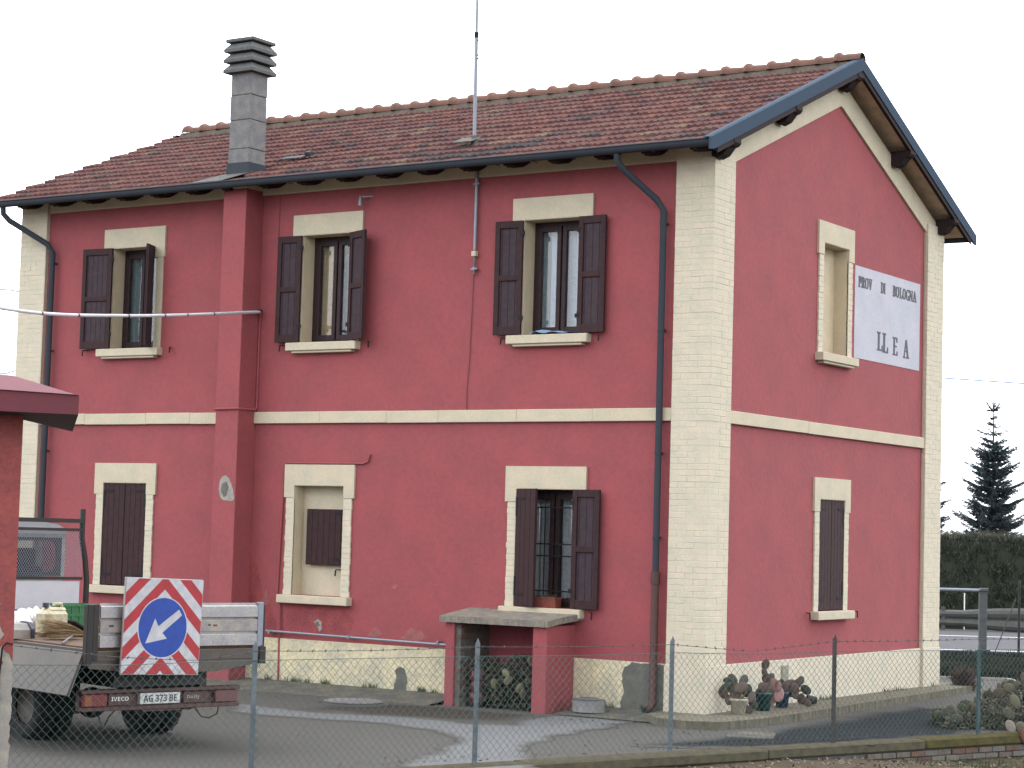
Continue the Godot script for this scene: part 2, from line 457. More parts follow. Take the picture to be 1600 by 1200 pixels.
func build_house() -> void:
	var rng := RandomNumberGenerator.new(); rng.seed = 4
	var house := thing("railway_house", "two-storey red house with cream brick corners, brown shutters and tiled gable roof", "house")
	var xc := [-2.42, -6.285, -10.10]
	var holes := []
	for x in xc:
		holes.append([x - 0.45, x + 0.45, 4.91, 6.5])
		holes.append([x - 0.45, x + 0.45, 1.24, 2.83])
	var b := B.new()
	wall_panel(b, Vector3.ZERO, Vector3.RIGHT, Vector3.BACK, [-L, 0.0], [0.0, 7.42], holes, 0.3)
	make(house, "wall", b, M.red)
	var gz := -3.84
	b = B.new()
	wall_panel(b, Vector3(0, 0, 0), Vector3.FORWARD, Vector3.RIGHT, [0.0, W], [0.0, 7.3], [[-gz - 0.43, -gz + 0.43, 4.91, 6.5], [-gz - 0.43, -gz + 0.43, 1.24, 2.83]], 0.3)
	b.prism(poly([[0, 7.3], [W, 7.3], [3.9, 8.93]]), Transform3D(Basis(Vector3.FORWARD, Vector3.UP, Vector3.RIGHT), Vector3.ZERO), -0.3)
	make(house, "wall", b, M.red)
	b = B.new()
	b.span(-L, -L + 0.3, 0, 7.3, -W, -0.3)
	b.span(-L + 0.3, -0.3, 0, 7.3, -W, -W + 0.3)
	b.prism(poly([[0, 7.3], [W, 7.3], [3.9, 8.93]]), Transform3D(Basis(Vector3.FORWARD, Vector3.UP, Vector3.RIGHT), Vector3(-L + 0.3, 0, 0)), -0.3)
	b.span(-L + 0.3, -0.3, 3.6, 3.8, -W + 0.3, -0.3)
	b.span(-L + 0.3, -0.3, -0.2, 0.02, -W + 0.3, -0.3)
	make(house, "wall", b, M.red)
	# cream plinth, string courses, frieze
	b = B.new()
	b.span(-L + 0.52, -7.98, -0.1, 0.6, 0.0, 0.035, 0.006)
	b.span(-7.54, -3.5, -0.1, 0.6, 0.0, 0.036, 0.006)
	b.span(-1.9, -0.51, -0.1, 0.6, 0.0, 0.036, 0.006)
	make(house, "plinth", b, M.plinth)
	b = B.new()
	b.span(0.0, 0.035, -0.1, 0.6, -7.22, -0.527, 0.006)
	make(house, "plinth", b, M.plinth_pale)
	b = B.new()
	var edges := [-L + 0.52, -11.0, -9.7, -8.8, -7.98, -7.54, -6.3, -5.1, -4.2, -2.9, -1.7, -0.51]
	for i in edges.size() - 1:
		if i == 4: continue
		var j := rng.randf_range(-0.004, 0.004)
		b.box(Vector3((edges[i] + edges[i + 1]) / 2, 3.815 + j, 0.026), Vector3(edges[i + 1] - edges[i], 0.17, 0.052 + j * 0.5), Basis(), 0.006)
	make(house, "string_course", b, M.cream)
	b = B.new()
	b.box(Vector3(0.026, 3.815, -1.735), Vector3(0.052, 0.17, 2.413), Basis(), 0.006)
	b.box(Vector3(0.025, 3.812, -5.085), Vector3(0.05, 0.17, 4.27), Basis(), 0.006)
	make(house, "string_course", b, M.cream)
	b = B.new()
	b.span(-L + 0.52, -7.98, 7.14, 7.42, 0.0, 0.032)
	b.span(-7.54, -0.51, 7.14, 7.42, 0.0, 0.033)
	make(house, "frieze", b, M.cream)
	b = B.new()
	for q in [[[0.0, 7.17], [0.527, 7.17], [3.84, 8.54], [3.9, 8.56], [3.9, 8.93], [0.0, 7.28]], [[3.9, 8.93], [3.9, 8.56], [3.96, 8.54], [7.22, 7.17], [7.83, 7.17], [7.83, 7.28]]]:
		b.prism(poly(q), Transform3D(Basis(Vector3.FORWARD, Vector3.UP, Vector3.RIGHT), Vector3(0, 0, 0)), 0.036)
	make(house, "gable_band", b, M.cream)
	# chimney breast
	b = B.new()
	b.span(-7.98, -7.54, -0.1, 7.20, 0.0, 0.4, 0.006)
	make(house, "chimney_breast", b, M.red)
	b = B.new()
	b.span(-7.985, -7.535, 7.20, 7.33, 0.0, 0.405)
	make(house, "chimney_breast_cap", b, M.cream)
	pilasters(house, rng)
	# windows
	var tints := [lin(0.42, 0.52, 0.52), lin(0.60, 0.43, 0.16), lin(0.13, 0.19, 0.20)]
	for i in 3:
		var up := part(house, "window", Transform3D(Basis(), Vector3(xc[i], 4.91, 0)))
		window_trim(up, 0.45, false, rng)
		if i == 0: casement(up, 0.45, [[-0.40, -0.24, lin(0.26, 0.34, 0.34), 0.4], [-0.24, 0.4, lin(0.50, 0.60, 0.68), 0.5]])
		elif i == 1: casement(up, 0.45, [[-0.36, -0.16, lin(0.45, 0.36, 0.20), 1.1], [-0.2, -0.06, lin(0.60, 0.42, 0.14), 1.6], [0.1, 0.4, lin(0.5, 0.55, 0.6), 0.9]])
		else: casement(up, 0.45, [[-0.4, 0.4, lin(0.12, 0.19, 0.20), 0.7]])
		var lo := part(house, "window", Transform3D(Basis(), Vector3(xc[i], 1.24, 0)))
		window_trim(lo, 0.45, true, rng, false)
		if i == 0:
			casement(lo, 0.45, [[-0.4, -0.02, lin(0.42, 0.46, 0.46), 1.3], [0.05, 0.4, lin(0.40, 0.44, 0.46), 1.3]])
			var g := B.new()
			for x in [-0.30, -0.08, 0.14, 0.36]: g.tube([Vector3(x, 0.0, -0.12), Vector3(x, 1.58, -0.12)], [0.009], 6)
			for y in [0.22, 0.69, 0.85, 1.34]: g.span(-0.44, 0.44, y - 0.009, y + 0.009, -0.128, -0.112)
			make(lo, "window_grille", g, M.iron)
		else:
			b = B.new()
			b.span(-0.445, 0.445, 0, 1.585, -0.26, -0.20)
			make(lo, "blind_panel", b, M.cream)
		for u in [up, lo]: u.set_meta("label", ["nearest to the house corner", "middle of the three", "left of the chimney breast"][i] + (", upper storey" if u == up else ", ground floor"))
	var gb := Basis(Vector3.FORWARD, Vector3.UP, Vector3.RIGHT)
	for y in [4.91, 1.24]:
		var w := part(house, "window", Transform3D(gb, Vector3(0, y, gz)))
		window_trim(w, 0.43, true, rng, y > 3.0)
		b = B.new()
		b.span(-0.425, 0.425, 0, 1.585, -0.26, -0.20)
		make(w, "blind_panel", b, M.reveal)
		w.set_meta("label", "walled-up upper window beside the white sign" if y > 3 else "closed gable window on the ground floor")
	# shutters: facade
	var I := Transform3D()
	shutter_leaf(house, I, xc[0] - 0.45, -1, 0.43, 176, 4.92, 1.57, 4, false)
	shutter_leaf(house, I, xc[0] + 0.45, 1, 0.43, 177, 4.92, 1.57, 4, false)
	shutter_leaf(house, I, xc[1] - 0.45, -1, 0.43, 177, 4.92, 1.57, 4, false)
	shutter_leaf(house, I, xc[1] + 0.45, 1, 0.43, 157, 4.92, 1.57, 4, false, "leaf standing partly off the wall")
	shutter_leaf(house, I, xc[2] - 0.43, -1, 0.59, 176, 4.92, 1.58, 6, false)
	shutter_leaf(house, I, xc[2] + 0.43, 1, 0.30, 115, 4.92, 1.57, 3, false, "leaf standing straight out")
	shutter_leaf(house, I, xc[0] - 0.44, -1, 0.43, 20, 1.245, 1.58, 4, true, "half-closed leaf")
	shutter_leaf(house, I, xc[0] + 0.46, 1, 0.43, 177, 1.245, 1.58, 4, false)
	shutter_leaf(house, I, xc[2] - 0.445, -1, 0.44, 0, 1.25, 1.58, 4, true, "closed plank leaf", 0.0)
	shutter_leaf(house, I, xc[2] + 0.445, 1, 0.44, 0, 1.25, 1.58, 4, true, "closed plank leaf", 0.0)
	shutter_leaf(house, I, xc[1] + 0.43, 1, 0.74, 0, 1.68, 0.81, 7, true, "small square leaf over a walled-up window", -0.12)
	var G := Transform3D(gb, Vector3(0, 0, gz))
	shutter_leaf(house, G, -0.425, -1, 0.42, 0, 1.25, 1.58, 4, true, "closed plank leaf", 0.0)
	shutter_leaf(house, G, 0.425, 1, 0.42, 0, 1.25, 1.58, 4, true, "closed plank leaf", 0.0)
	for p in [[-11.02, 4.90, -1], [-9.30, 4.91, 1], [-7.02, 4.88, -1], [-5.50, 4.90, 1], [-3.12, 4.88, -1], [-1.68, 4.89, 1], [-3.18, 1.18, -1], [-1.68, 1.2, 1]]:
		stay(house, Vector3(p[0], p[1], 0), Vector3(p[2], 0, 0), Vector3.BACK)
	stay(house, Vector3(-5.98, 1.62, -0.18), Vector3.LEFT, Vector3.BACK)
	stay(house, Vector3(0, 1.22, -3.1), Vector3.BACK, Vector3.RIGHT)
	stay(house, Vector3(0, 1.22, -4.62), Vector3.FORWARD, Vector3.RIGHT)
	roof(house, rng)
	chimney(house)
	pipes(house)
	wall_details(house, rng)

func pilasters(house: Node3D, rng: RandomNumberGenerator) -> void:
	var p := 0.07
	# cores
	var b := B.new()
	b.span(-0.50, p - 0.0028, -0.1, 7.33, 0.0, p - 0.0028)
	b.span(0.0, p - 0.0028, -0.1, 7.33, -0.517, 0.0)
	make(house, "pilaster_core", b, M.mortar)
	b = B.new()
	b.span(-L - p + 0.006, -L + 0.51, -0.1, 7.33, 0.0, p - 0.0028)
	b.span(-L - p + 0.006, -L, -0.1, 7.33, -0.5, 0.0)
	make(house, "pilaster_core", b, M.mortar)
	b = B.new()
	b.span(0.0, p - 0.0028, -0.1, 7.3, -W - p + 0.006, -7.23)
	b.span(-0.5, 0.0, -0.1, 7.3, -W - p + 0.006, -W)
	make(house, "pilaster_core", b, M.mortar)
	# bases below the plinth line
	b = B.new()
	b.span(-0.515, p + 0.016, -0.12, 0.6, 0.0, p + 0.014, 0.006)
	b.span(0.0, p + 0.016, -0.12, 0.6, -0.532, 0.0, 0.006)
	make(house, "pilaster_base", b, M.plinth_pale)
	b = B.new()
	b.span(0.0, p + 0.016, -0.12, 0.6, -W - p - 0.012, -7.215, 0.006)
	make(house, "pilaster_base", b, M.plinth_pale)
	b = B.new()
	b.span(-L - p - 0.012, -L + 0.525, -0.12, 0.6, 0.0, p + 0.014, 0.006)
	make(house, "pilaster_base", b, M.plinth_pale)
	var corner := part(house, "corner_pilaster")
	var rest := B.new()
	var c := 0.078
	var n := int((7.30 - 0.602) / c)
	for i in n:
		var y := 0.603 + (i + 0.5) * c
		if y > 3.70 and y < 3.78: y += 0.002
		var even := i % 2 == 0
		# [centre x, centre z, length x, length z]
		var row := []
		if even:
			row = [[-0.5 + 0.1245, 0.0, 0.247, 0], [-0.25 + 0.16, 0.01, 0.322, -1], [0, -0.36, 0, 0.30]]
		else:
			row = [[-0.5 + 0.06, 0.0, 0.118, 0], [-0.5 + 0.246, 0.0, 0.242, 0], [-0.06, 0.01, 0.262, -2], [0, -0.45, 0, 0.13]]
		for q in row:
			var s: Vector3
			var at: Vector3
			var jit := rng.randf_range(-0.002, 0.002)
			if q[3] == -1:   # corner brick, long on the facade
				s = Vector3(0.317, c - 0.0035, 0.27); at = Vector3(p - 0.317 / 2 + jit, y, p - 0.27 / 2 + jit)
			elif q[3] == -2:   # corner brick, long on the gable
				s = Vector3(0.185, c - 0.0035, 0.44); at = Vector3(p - 0.185 / 2 + jit, y, p - 0.44 / 2 + jit)
			elif q[2] > 0.0:
				s = Vector3(q[2], c - 0.0035, 0.05); at = Vector3(q[0] + rng.randf_range(-0.004, 0.002), y, p - 0.025 + jit)
			else:
				s = Vector3(0.05, c - 0.0035, q[3]); at = Vector3(p - 0.025 + jit, y, q[1] + rng.randf_range(-0.003, 0.003))
			if corner.get_child_count() < 300 and y > 0.6:
				put(corner, "brick", brick_mesh(s, rng.randi() % 3), M.brick_paint, Transform3D(Basis(Vector3.BACK, rng.randf_range(-0.004, 0.004)), at))
			else:
				rest.box(at, s, Basis(), 0.003)
	stuff(make(corner, "upper_bricks", rest, M.brick_paint))
	rest = B.new()
	for i in n:
		var y := 0.603 + (i + 0.5) * c
		var cuts := [0.0, 0.25, 0.57] if i % 2 == 0 else [0.0, 0.125, 0.378, 0.57]
		for k in cuts.size() - 1:
			var jit := rng.randf_range(-0.002, 0.002)
			rest.box(Vector3(-L - p + (cuts[k] + cuts[k + 1]) / 2 + rng.randf_range(0, 0.006), y, p - 0.025 + jit), Vector3(cuts[k + 1] - cuts[k] - 0.0025, c - 0.0025, 0.05), Basis(), 0.003)
		rest.box(Vector3(-L - p + 0.025, y, -0.2), Vector3(0.05, c - 0.0035, 0.5), Basis(), 0.005)
	stuff(make(house, "left_pilaster_bricks", rest, M.brick_paint))
	rest = B.new()
	for i in n:
		var y := 0.603 + (i + 0.5) * c
		var cuts := [0.0, 0.25, 0.5, 0.68] if i % 2 == 0 else [0.0, 0.125, 0.378, 0.68]
		for k in cuts.size() - 1:
			var jit := rng.randf_range(-0.002, 0.002)
			rest.box(Vector3(p - 0.025 + jit, y, -W - p + (cuts[k] + cuts[k + 1]) / 2), Vector3(0.05, c - 0.0035, cuts[k + 1] - cuts[k] - 0.002), Basis(), 0.003)
	stuff(make(house, "far_pilaster_bricks", rest, M.brick_paint))

func tile_mesh(col: Color, wob: float) -> ArrayMesh:
	var b := B.new()
	b.col = col
	tile_shape(b, Transform3D(), wob)
	return b.done()
func tile_shape(b: B, xf: Transform3D, wob: float) -> void:   # x across, -z up the slope, y off the roof
	var px := [0.0, 0.022, 0.045, 0.085, 0.105, 0.125, 0.145, 0.19, 0.21, 0.236]
	var py := [0.022, 0.034, 0.018, 0.014, 0.030, 0.030, 0.014, 0.016, 0.030, 0.018]
	var up := 0.40
	for i in px.size() - 1:
		var a := Vector3(px[i], py[i] + 0.022 + wob, 0.0)
		var c := Vector3(px[i + 1], py[i + 1] + 0.022 + wob, 0.0)
		var d := Vector3(px[i + 1], py[i + 1] - 0.012, -up)
		var e := Vector3(px[i], py[i] - 0.012, -up)
		b.quad(xf * a, xf * c, xf * d, xf * e, xf.basis.y)
		b.quad(xf * a, xf * c, xf * Vector3(px[i + 1], -0.004, 0.004), xf * Vector3(px[i], -0.004, 0.004), xf.basis.z)
	b.quad(xf * Vector3(0, py[0] + 0.022 + wob, 0), xf * Vector3(0, 0, 0), xf * Vector3(0, -0.02, -up), xf * Vector3(0, py[0] - 0.012, -up), -xf.basis.x)

func roof(house: Node3D, rng: RandomNumberGenerator) -> void:
	var r := part(house, "roof")
	var slope := atan(PITCH)
	var x0 := -12.98
	var x1 := 0.33
	# boarding under the tiles, front and back
	var b := B.new()
	for sd in [1.0, -1.0]:
		var prof := []
		for q in [[0.53, -0.055], [-3.9, -0.055], [-3.9, -0.095], [0.53, -0.095]]:
			var z: float = q[0] if sd > 0 else -7.8 - q[0]
			prof.append([z, 7.30 + (0.55 - q[0]) * PITCH + q[1]])
		b.prism(poly(prof), Transform3D(Basis(Vector3.BACK, Vector3.UP, Vector3.LEFT), Vector3(x1, 0, 0)), x1 - x0)
	make(r, "boarding", b, M.soffit)
	# tiles
	var cols := [lin(0.168, 0.087, 0.093), lin(0.182, 0.094, 0.095), lin(0.154, 0.081, 0.090), lin(0.195, 0.104, 0.102), lin(0.174, 0.104, 0.109), lin(0.206, 0.139, 0.122), lin(0.145, 0.085, 0.095), lin(0.157, 0.108, 0.111), lin(0.214, 0.106, 0.102), lin(0.099, 0.080, 0.093), lin(0.080, 0.071, 0.089)]
	var weights := [6, 6, 5, 3, 4, 1, 5, 2, 1, 1, 0]
	var bag := []
	for i in weights.size():
		for k in weights[i]: bag.append(i)
	for i in cols.size(): cols[i] = cols[i].srgb_to_linear()
	var meshes := []
	for i in cols.size(): meshes.append([tile_mesh(cols[i], 0.0), tile_mesh(cols[i], 0.006)])
	var rows := 14
	var len := 4.50 / cos(slope)
	var gauge := len / rows
	var eye := Vector3(12.43, 2.25, 23.65)
	var spots := []
	for i in rows:
		var shift := 0.115 * (i % 2)
		var nx := 58
		for j in nx:
			var x := x1 - 0.236 - j * 0.2295 + shift - 0.115
			if x < x0 - 0.06: continue
			var s := i * gauge
			var z := 0.58 - s * cos(slope)
			var y := 7.30 + (0.55 - z) * PITCH - 0.05
			var jit := rng.randf_range(-0.006, 0.006)
			var bs := Basis(Vector3.RIGHT, slope) * Basis(Vector3.UP, rng.randf_range(-0.018, 0.018)) * Basis(Vector3.BACK, rng.randf_range(-0.02, 0.02))
			var sagged := 0.012 * sin(x * 0.9 + 0.4) * sin(s * 0.8)
			var at := Vector3(x + rng.randf_range(-0.003, 0.003), sagged + y + rng.randf_range(-0.003, 0.004), z + jit)
			# chimney and mast pass through
			if x > -8.30 and x < -7.80 and z < 0.34 and z > -0.30: continue
			var k: int = bag[rng.randi() % bag.size()]
			if rng.randf() < 0.02: at += Vector3(rng.randf_range(-0.012, 0.012), -0.012, 0.028)   # slipped a little
			if rng.randf() < 0.05: bs = bs * Basis(Vector3.RIGHT, -0.02)
			var d := Vector2((x + 3.9) / 1.5, (z - 0.15) / 0.55).length()
			if rng.randf() > d: k = 10 if rng.randf() < 0.45 else 9   # sooty, lichened tiles round the mast
			spots.append([at.distance_to(eye), Transform3D(bs, at), k])
	spots.sort_custom(func(p, q): return p[0] < q[0])
	var far := B.new()
	for i in spots.size():
		if i < 300: put(r, "roof_tile", meshes[spots[i][2]][i % 2], M.tile, spots[i][1])
		else:
			far.col = cols[spots[i][2]]
			tile_shape(far, spots[i][1], 0.003)
	stuff(make(r, "far_roof_tiles", far, M.tile))
	far = B.new()
	for i in rows:
		for j in 58:
			var z := -8.38 + i * gauge * cos(slope)
			var y := 7.30 + (z + 8.35) * PITCH - 0.05
			far.col = cols[bag[rng.randi() % bag.size()]]
			tile_shape(far, Transform3D(Basis(Vector3.UP, PI) * Basis(Vector3.RIGHT, slope), Vector3(x1 - j * 0.2295, y, z)), 0.0)
	stuff(make(r, "back_roof_tiles", far, M.tile))
	# ridge: mortar bed and half-round tiles with a collar
	b = B.new()
	b.prism(poly([[-0.17, -0.12], [0.17, -0.12], [0.10, -0.005], [-0.10, -0.005]]), Transform3D(Basis(Vector3.BACK, Vector3.UP, Vector3.LEFT), Vector3(x1 - 0.05, 9.19, -3.9)), x1 - x0 - 0.3)
	make(r, "ridge_mortar", b, M.ridge_mortar)
	var rt := []
	for v in 2:
		b = B.new()
		b.smooth(true)
		var prof := [[0.0, 0.145], [0.03, 0.152], [0.075, 0.15], [0.10, 0.118], [0.41, 0.104]]
		var k := 10
		for i in prof.size() - 1:
			for j in k:
				var a0 := PI * j / k; var a1 := PI * (j + 1) / k
				var P := func(q: Array, a: float) -> Vector3: return Vector3(q[0], q[1] * sin(a), q[1] * cos(a))
				b.quad(P.call(prof[i], a0), P.call(prof[i], a1), P.call(prof[i + 1], a1), P.call(prof[i + 1], a0), Vector3(0, sin(a0), cos(a0)))
		b.smooth(false)
		for j in k:
			var a0 := PI * j / k; var a1 := PI * (j + 1) / k
			b.quad(Vector3(0, 0.145 * sin(a0), 0.145 * cos(a0)), Vector3(0, 0.145 * sin(a1), 0.145 * cos(a1)), Vector3(0, 0.095 * sin(a1), 0.095 * cos(a1)), Vector3(0, 0.095 * sin(a0), 0.095 * cos(a0)), Vector3.LEFT)
		rt.append(b.done())
	var x := x0 + 0.3
	var ridge_tones := [M.ridge, worn(lin(0.18, 0.085, 0.07), 0.9, mottle("dirty", 37, 0, 0, 0, Color.WHITE), 0.7, 0.6), worn(lin(0.19, 0.095, 0.08), 0.9, mottle("dirty", 37, 0, 0, 0, Color.WHITE), 0.6, 0.6)]
	while x < x1 - 0.35:
		put(r, "ridge_tile", rt[0], ridge_tones[rng.randi() % 3], Transform3D(Basis(Vector3.BACK, rng.randf_range(-0.015, 0.02)), Vector3(x, 9.185 + rng.randf_range(-0.006, 0.006), -3.9)))
		x += 0.385
	put(r, "ridge_tile", rt[0], M.ridge, Transform3D(Basis(Vector3.BACK, 0.03), Vector3(x1 - 0.38, 9.20, -3.9)))
	# gutter with rolled edge
	b = B.new()
	b.smooth(true)
	var gp := []
	for i in 11:
		var a := PI * i / 10.0
		gp.append(Vector2(0.62 - 0.068 * cos(a), 7.262 - 0.085 * sin(a)))
	for i in range(1, gp.size()):
		for e in [[0.0, 1.0], [0.004, -1.0]]:
			var p0: Vector2 = gp[i - 1] + (Vector2(0.62, 7.262) - gp[i - 1]).normalized() * e[0]
			var p1: Vector2 = gp[i] + (Vector2(0.62, 7.262) - gp[i]).normalized() * e[0]
			var o: Vector2 = (p0 - Vector2(0.62, 7.262)) * e[1]
			b.quad(Vector3(x0 - 0.4, p0.y, p0.x), Vector3(x1 + 0.02, p0.y, p0.x), Vector3(x1 + 0.02, p1.y, p1.x), Vector3(x0 - 0.4, p1.y, p1.x), Vector3(0, o.y, o.x))
	b.smooth(false)
	b.tube([Vector3(x0 - 0.4, 7.268, 0.69), Vector3(x1 + 0.02, 7.268, 0.69)], [0.011], 6)
	var cap := PackedVector2Array()
	for q in gp: cap.append(Vector2(q.x, q.y))
	b.prism(cap, Transform3D(Basis(Vector3.BACK, Vector3.UP, Vector3.LEFT), Vector3(x1 + 0.02, 0, 0)), 0.006)
	make(r, "gutter", b, M.flash)
	for i in 22:
		b = B.new()
		var gx := x1 - 0.3 - i * 0.6
		b.span(gx - 0.012, gx + 0.012, 7.172, 7.178, 0.53, 0.62)
		b.bar(Vector3(gx, 7.27, 0.55), Vector3(gx, 7.276, 0.69), 0.022, 0.004)
		make(r, "gutter_bracket", b, M.flash)
	b = B.new()
	b.tube([Vector3(-0.3, 7.22, -8.45), Vector3(x1 + 0.02, 7.22, -8.45)], [0.075], 10)
	b.span(x0, -0.3, 7.15, 7.25, -8.52, -8.39)
	make(r, "gutter", b, M.flash)
	# verge: metal flashing on a board, up both rakes
	for sd in [1.0, -1.0]:
		b = B.new()
		var e := Transform3D(Basis(Vector3.FORWARD, Vector3.UP, Vector3.RIGHT), Vector3(x1 + 0.001, 0, -3.9))
		var P := func(z: float, dy: float) -> Array: return [-z * sd, 9.18 - z * PITCH + dy]
		b.prism(poly([P.call(0.0, 0.055), P.call(4.66, 0.055), P.call(4.66, -0.10), P.call(4.55, -0.125), P.call(0.0, -0.125)]), e, 0.035)
		b.prism(poly([P.call(0.0, 0.06), P.call(4.64, 0.06), P.call(4.64, 0.048), P.call(0.0, 0.048)]), e, -0.09)
		make(r, "verge_flashing", b, M.verge)
		b = B.new()
		b.prism(poly([P.call(0.0, -0.127), P.call(4.45, -0.127), P.call(4.45, -0.20), P.call(0.0, -0.20)]), e, 0.02)
		b.prism(poly([P.call(0.0, -0.10), P.call(4.45, -0.10), P.call(4.45, -0.17), P.call(0.0, -0.17)]), Transform3D(e.basis, e.origin + Vector3(-0.002, 0, 0)), -0.05)
		make(r, "verge_board", b, M.beam)
	# carved rafter ends under the front eaves
	var prof := poly([[0.0, 0.0], [0.52, 0.0], [0.52, -0.035], [0.47, -0.05], [0.43, -0.085], [0.38, -0.088], [0.32, -0.118], [0.25, -0.128], [0.17, -0.125], [0.10, -0.115], [0.0, -0.12]])
	for i in 18:
		b = B.new()
		b.prism(prof, Transform3D(Basis(Vector3(0, -sin(slope), cos(slope)), Vector3(0, cos(slope), sin(slope)), Vector3.LEFT), Vector3(0.06 - i * 0.715, 7.415, 0.02)), 0.14)
		make(house, "rafter_end", b, M.beam)
	# carved purlin ends under the gable verge
	var pp := poly([[0.0, 0.0], [0.33, 0.0], [0.33, -0.05], [0.30, -0.085], [0.25, -0.10], [0.21, -0.15], [0.17, -0.20], [0.07, -0.24], [0.0, -0.21]])
	for z in [0.02, -1.80, -3.84, -5.84, -7.70]:
		b = B.new()
		var top: float = (7.30 + (0.55 - z) * PITCH if z > -3.9 else 7.30 + (z + 8.35) * PITCH) - 0.16
		b.prism(pp, Transform3D(Basis(Vector3.RIGHT, Vector3.UP, Vector3.BACK), Vector3(0.03, top, z - 0.10)), 0.19)
		make(house, "purlin_end", b, M.beam)
	# loose flashing piece and mast collar area
	b = B.new()
	b.box(Vector3(-7.45, roof_y(-0.55) + 0.045, -0.55), Vector3(0.42, 0.012, 0.16), Basis(Vector3.RIGHT, slope), 0.0)
	b.box(Vector3(-7.2, roof_y(-0.6) + 0.07, -0.6), Vector3(0.1, 0.07, 0.1), Basis(Vector3.RIGHT, slope), 0.01)
	make(r, "flue_cowl", b, M.flash)
	b = B.new()
	b.prism(poly([[-8.55, 0.60], [-7.92, 0.60], [-7.70, 0.1], [-8.18, 0.1]]), Transform3D(Basis(Vector3.RIGHT, Vector3(0, -sin(slope), cos(slope)), Vector3(0, cos(slope), sin(slope))), Vector3(0, 7.30 + 0.55 * PITCH + 0.012, 0)), 0.006)
	make(r, "chimney_apron", b, M.lead)

func chimney(house: Node3D) -> void:
	var ch := part(house, "chimney")
	var cx := -7.945
	var cz := -0.045
	var w := 0.40
	var d := 0.38
	var ys := [7.2, 7.86, 8.30, 8.68, 9.02]
	for i in 4:
		var b := B.new()
		var k := 0.003 * (i % 2)
		b.box(Vector3(cx + k, (ys[i] + ys[i + 1]) / 2, cz - k), Vector3(w, ys[i + 1] - ys[i] - 0.008, d), Basis(), 0.008)
		make(ch, "flue_block", b, M.concrete)
	var c := B.new()
	c.span(cx - w / 2 + 0.012, cx + w / 2 - 0.012, 7.2, 9.4, cz - d / 2 + 0.012, cz + d / 2 - 0.012)
	make(ch, "flue_liner", c, M.crack)
	for i in 3:
		var b := B.new()
		var y := 9.02 + i * 0.158
		var a := [[0.285, 0.0], [0.285, 0.045], [0.215, 0.135]]
		for k in 2:
			for q in 4:
				var s := [Vector2(1, 1), Vector2(-1, 1), Vector2(-1, -1), Vector2(1, -1), Vector2(1, 1)]
				var p0: Vector2 = s[q]; var p1: Vector2 = s[q + 1]
				b.quad(Vector3(cx + p0.x * a[k][0], y + a[k][1], cz + p0.y * a[k][0]), Vector3(cx + p1.x * a[k][0], y + a[k][1], cz + p1.y * a[k][0]), Vector3(cx + p1.x * a[k + 1][0], y + a[k + 1][1], cz + p1.y * a[k + 1][0]), Vector3(cx + p0.x * a[k + 1][0], y + a[k + 1][1], cz + p0.y * a[k + 1][0]), Vector3(p0.x + p1.x, 0.5, p0.y + p1.y))
		b.quad(Vector3(cx - 0.285, y, cz - 0.285), Vector3(cx + 0.285, y, cz - 0.285), Vector3(cx + 0.285, y, cz + 0.285), Vector3(cx - 0.285, y, cz + 0.285), Vector3.DOWN)
		b.quad(Vector3(cx - 0.215, y + 0.135, cz - 0.215), Vector3(cx + 0.215, y + 0.135, cz - 0.215), Vector3(cx + 0.215, y + 0.135, cz + 0.215), Vector3(cx - 0.215, y + 0.135, cz + 0.215), Vector3.UP)
		make(ch, "cowl_ring", b, M.concrete_dark)
	var t := B.new()
	t.box(Vector3(cx, 9.512, cz), Vector3(0.54, 0.05, 0.54), Basis(), 0.008)
	for q in 4:
		var s := [Vector2(1, 1), Vector2(-1, 1), Vector2(-1, -1), Vector2(1, -1), Vector2(1, 1)]
		t.tri(Vector3(cx + s[q].x * 0.265, 9.537, cz + s[q].y * 0.265), Vector3(cx + s[q + 1].x * 0.265, 9.537, cz + s[q + 1].y * 0.265), Vector3(cx, 9.585, cz), Vector3(s[q].x + s[q + 1].x, 2, s[q].y + s[q + 1].y))
	make(ch, "cowl_cap", t, M.concrete_dark)
	var f := B.new()
	f.box(Vector3(cx, 7.50, cz), Vector3(w + 0.03, 0.30, d + 0.03))
	make(ch, "base_flashing", f, M.flash)

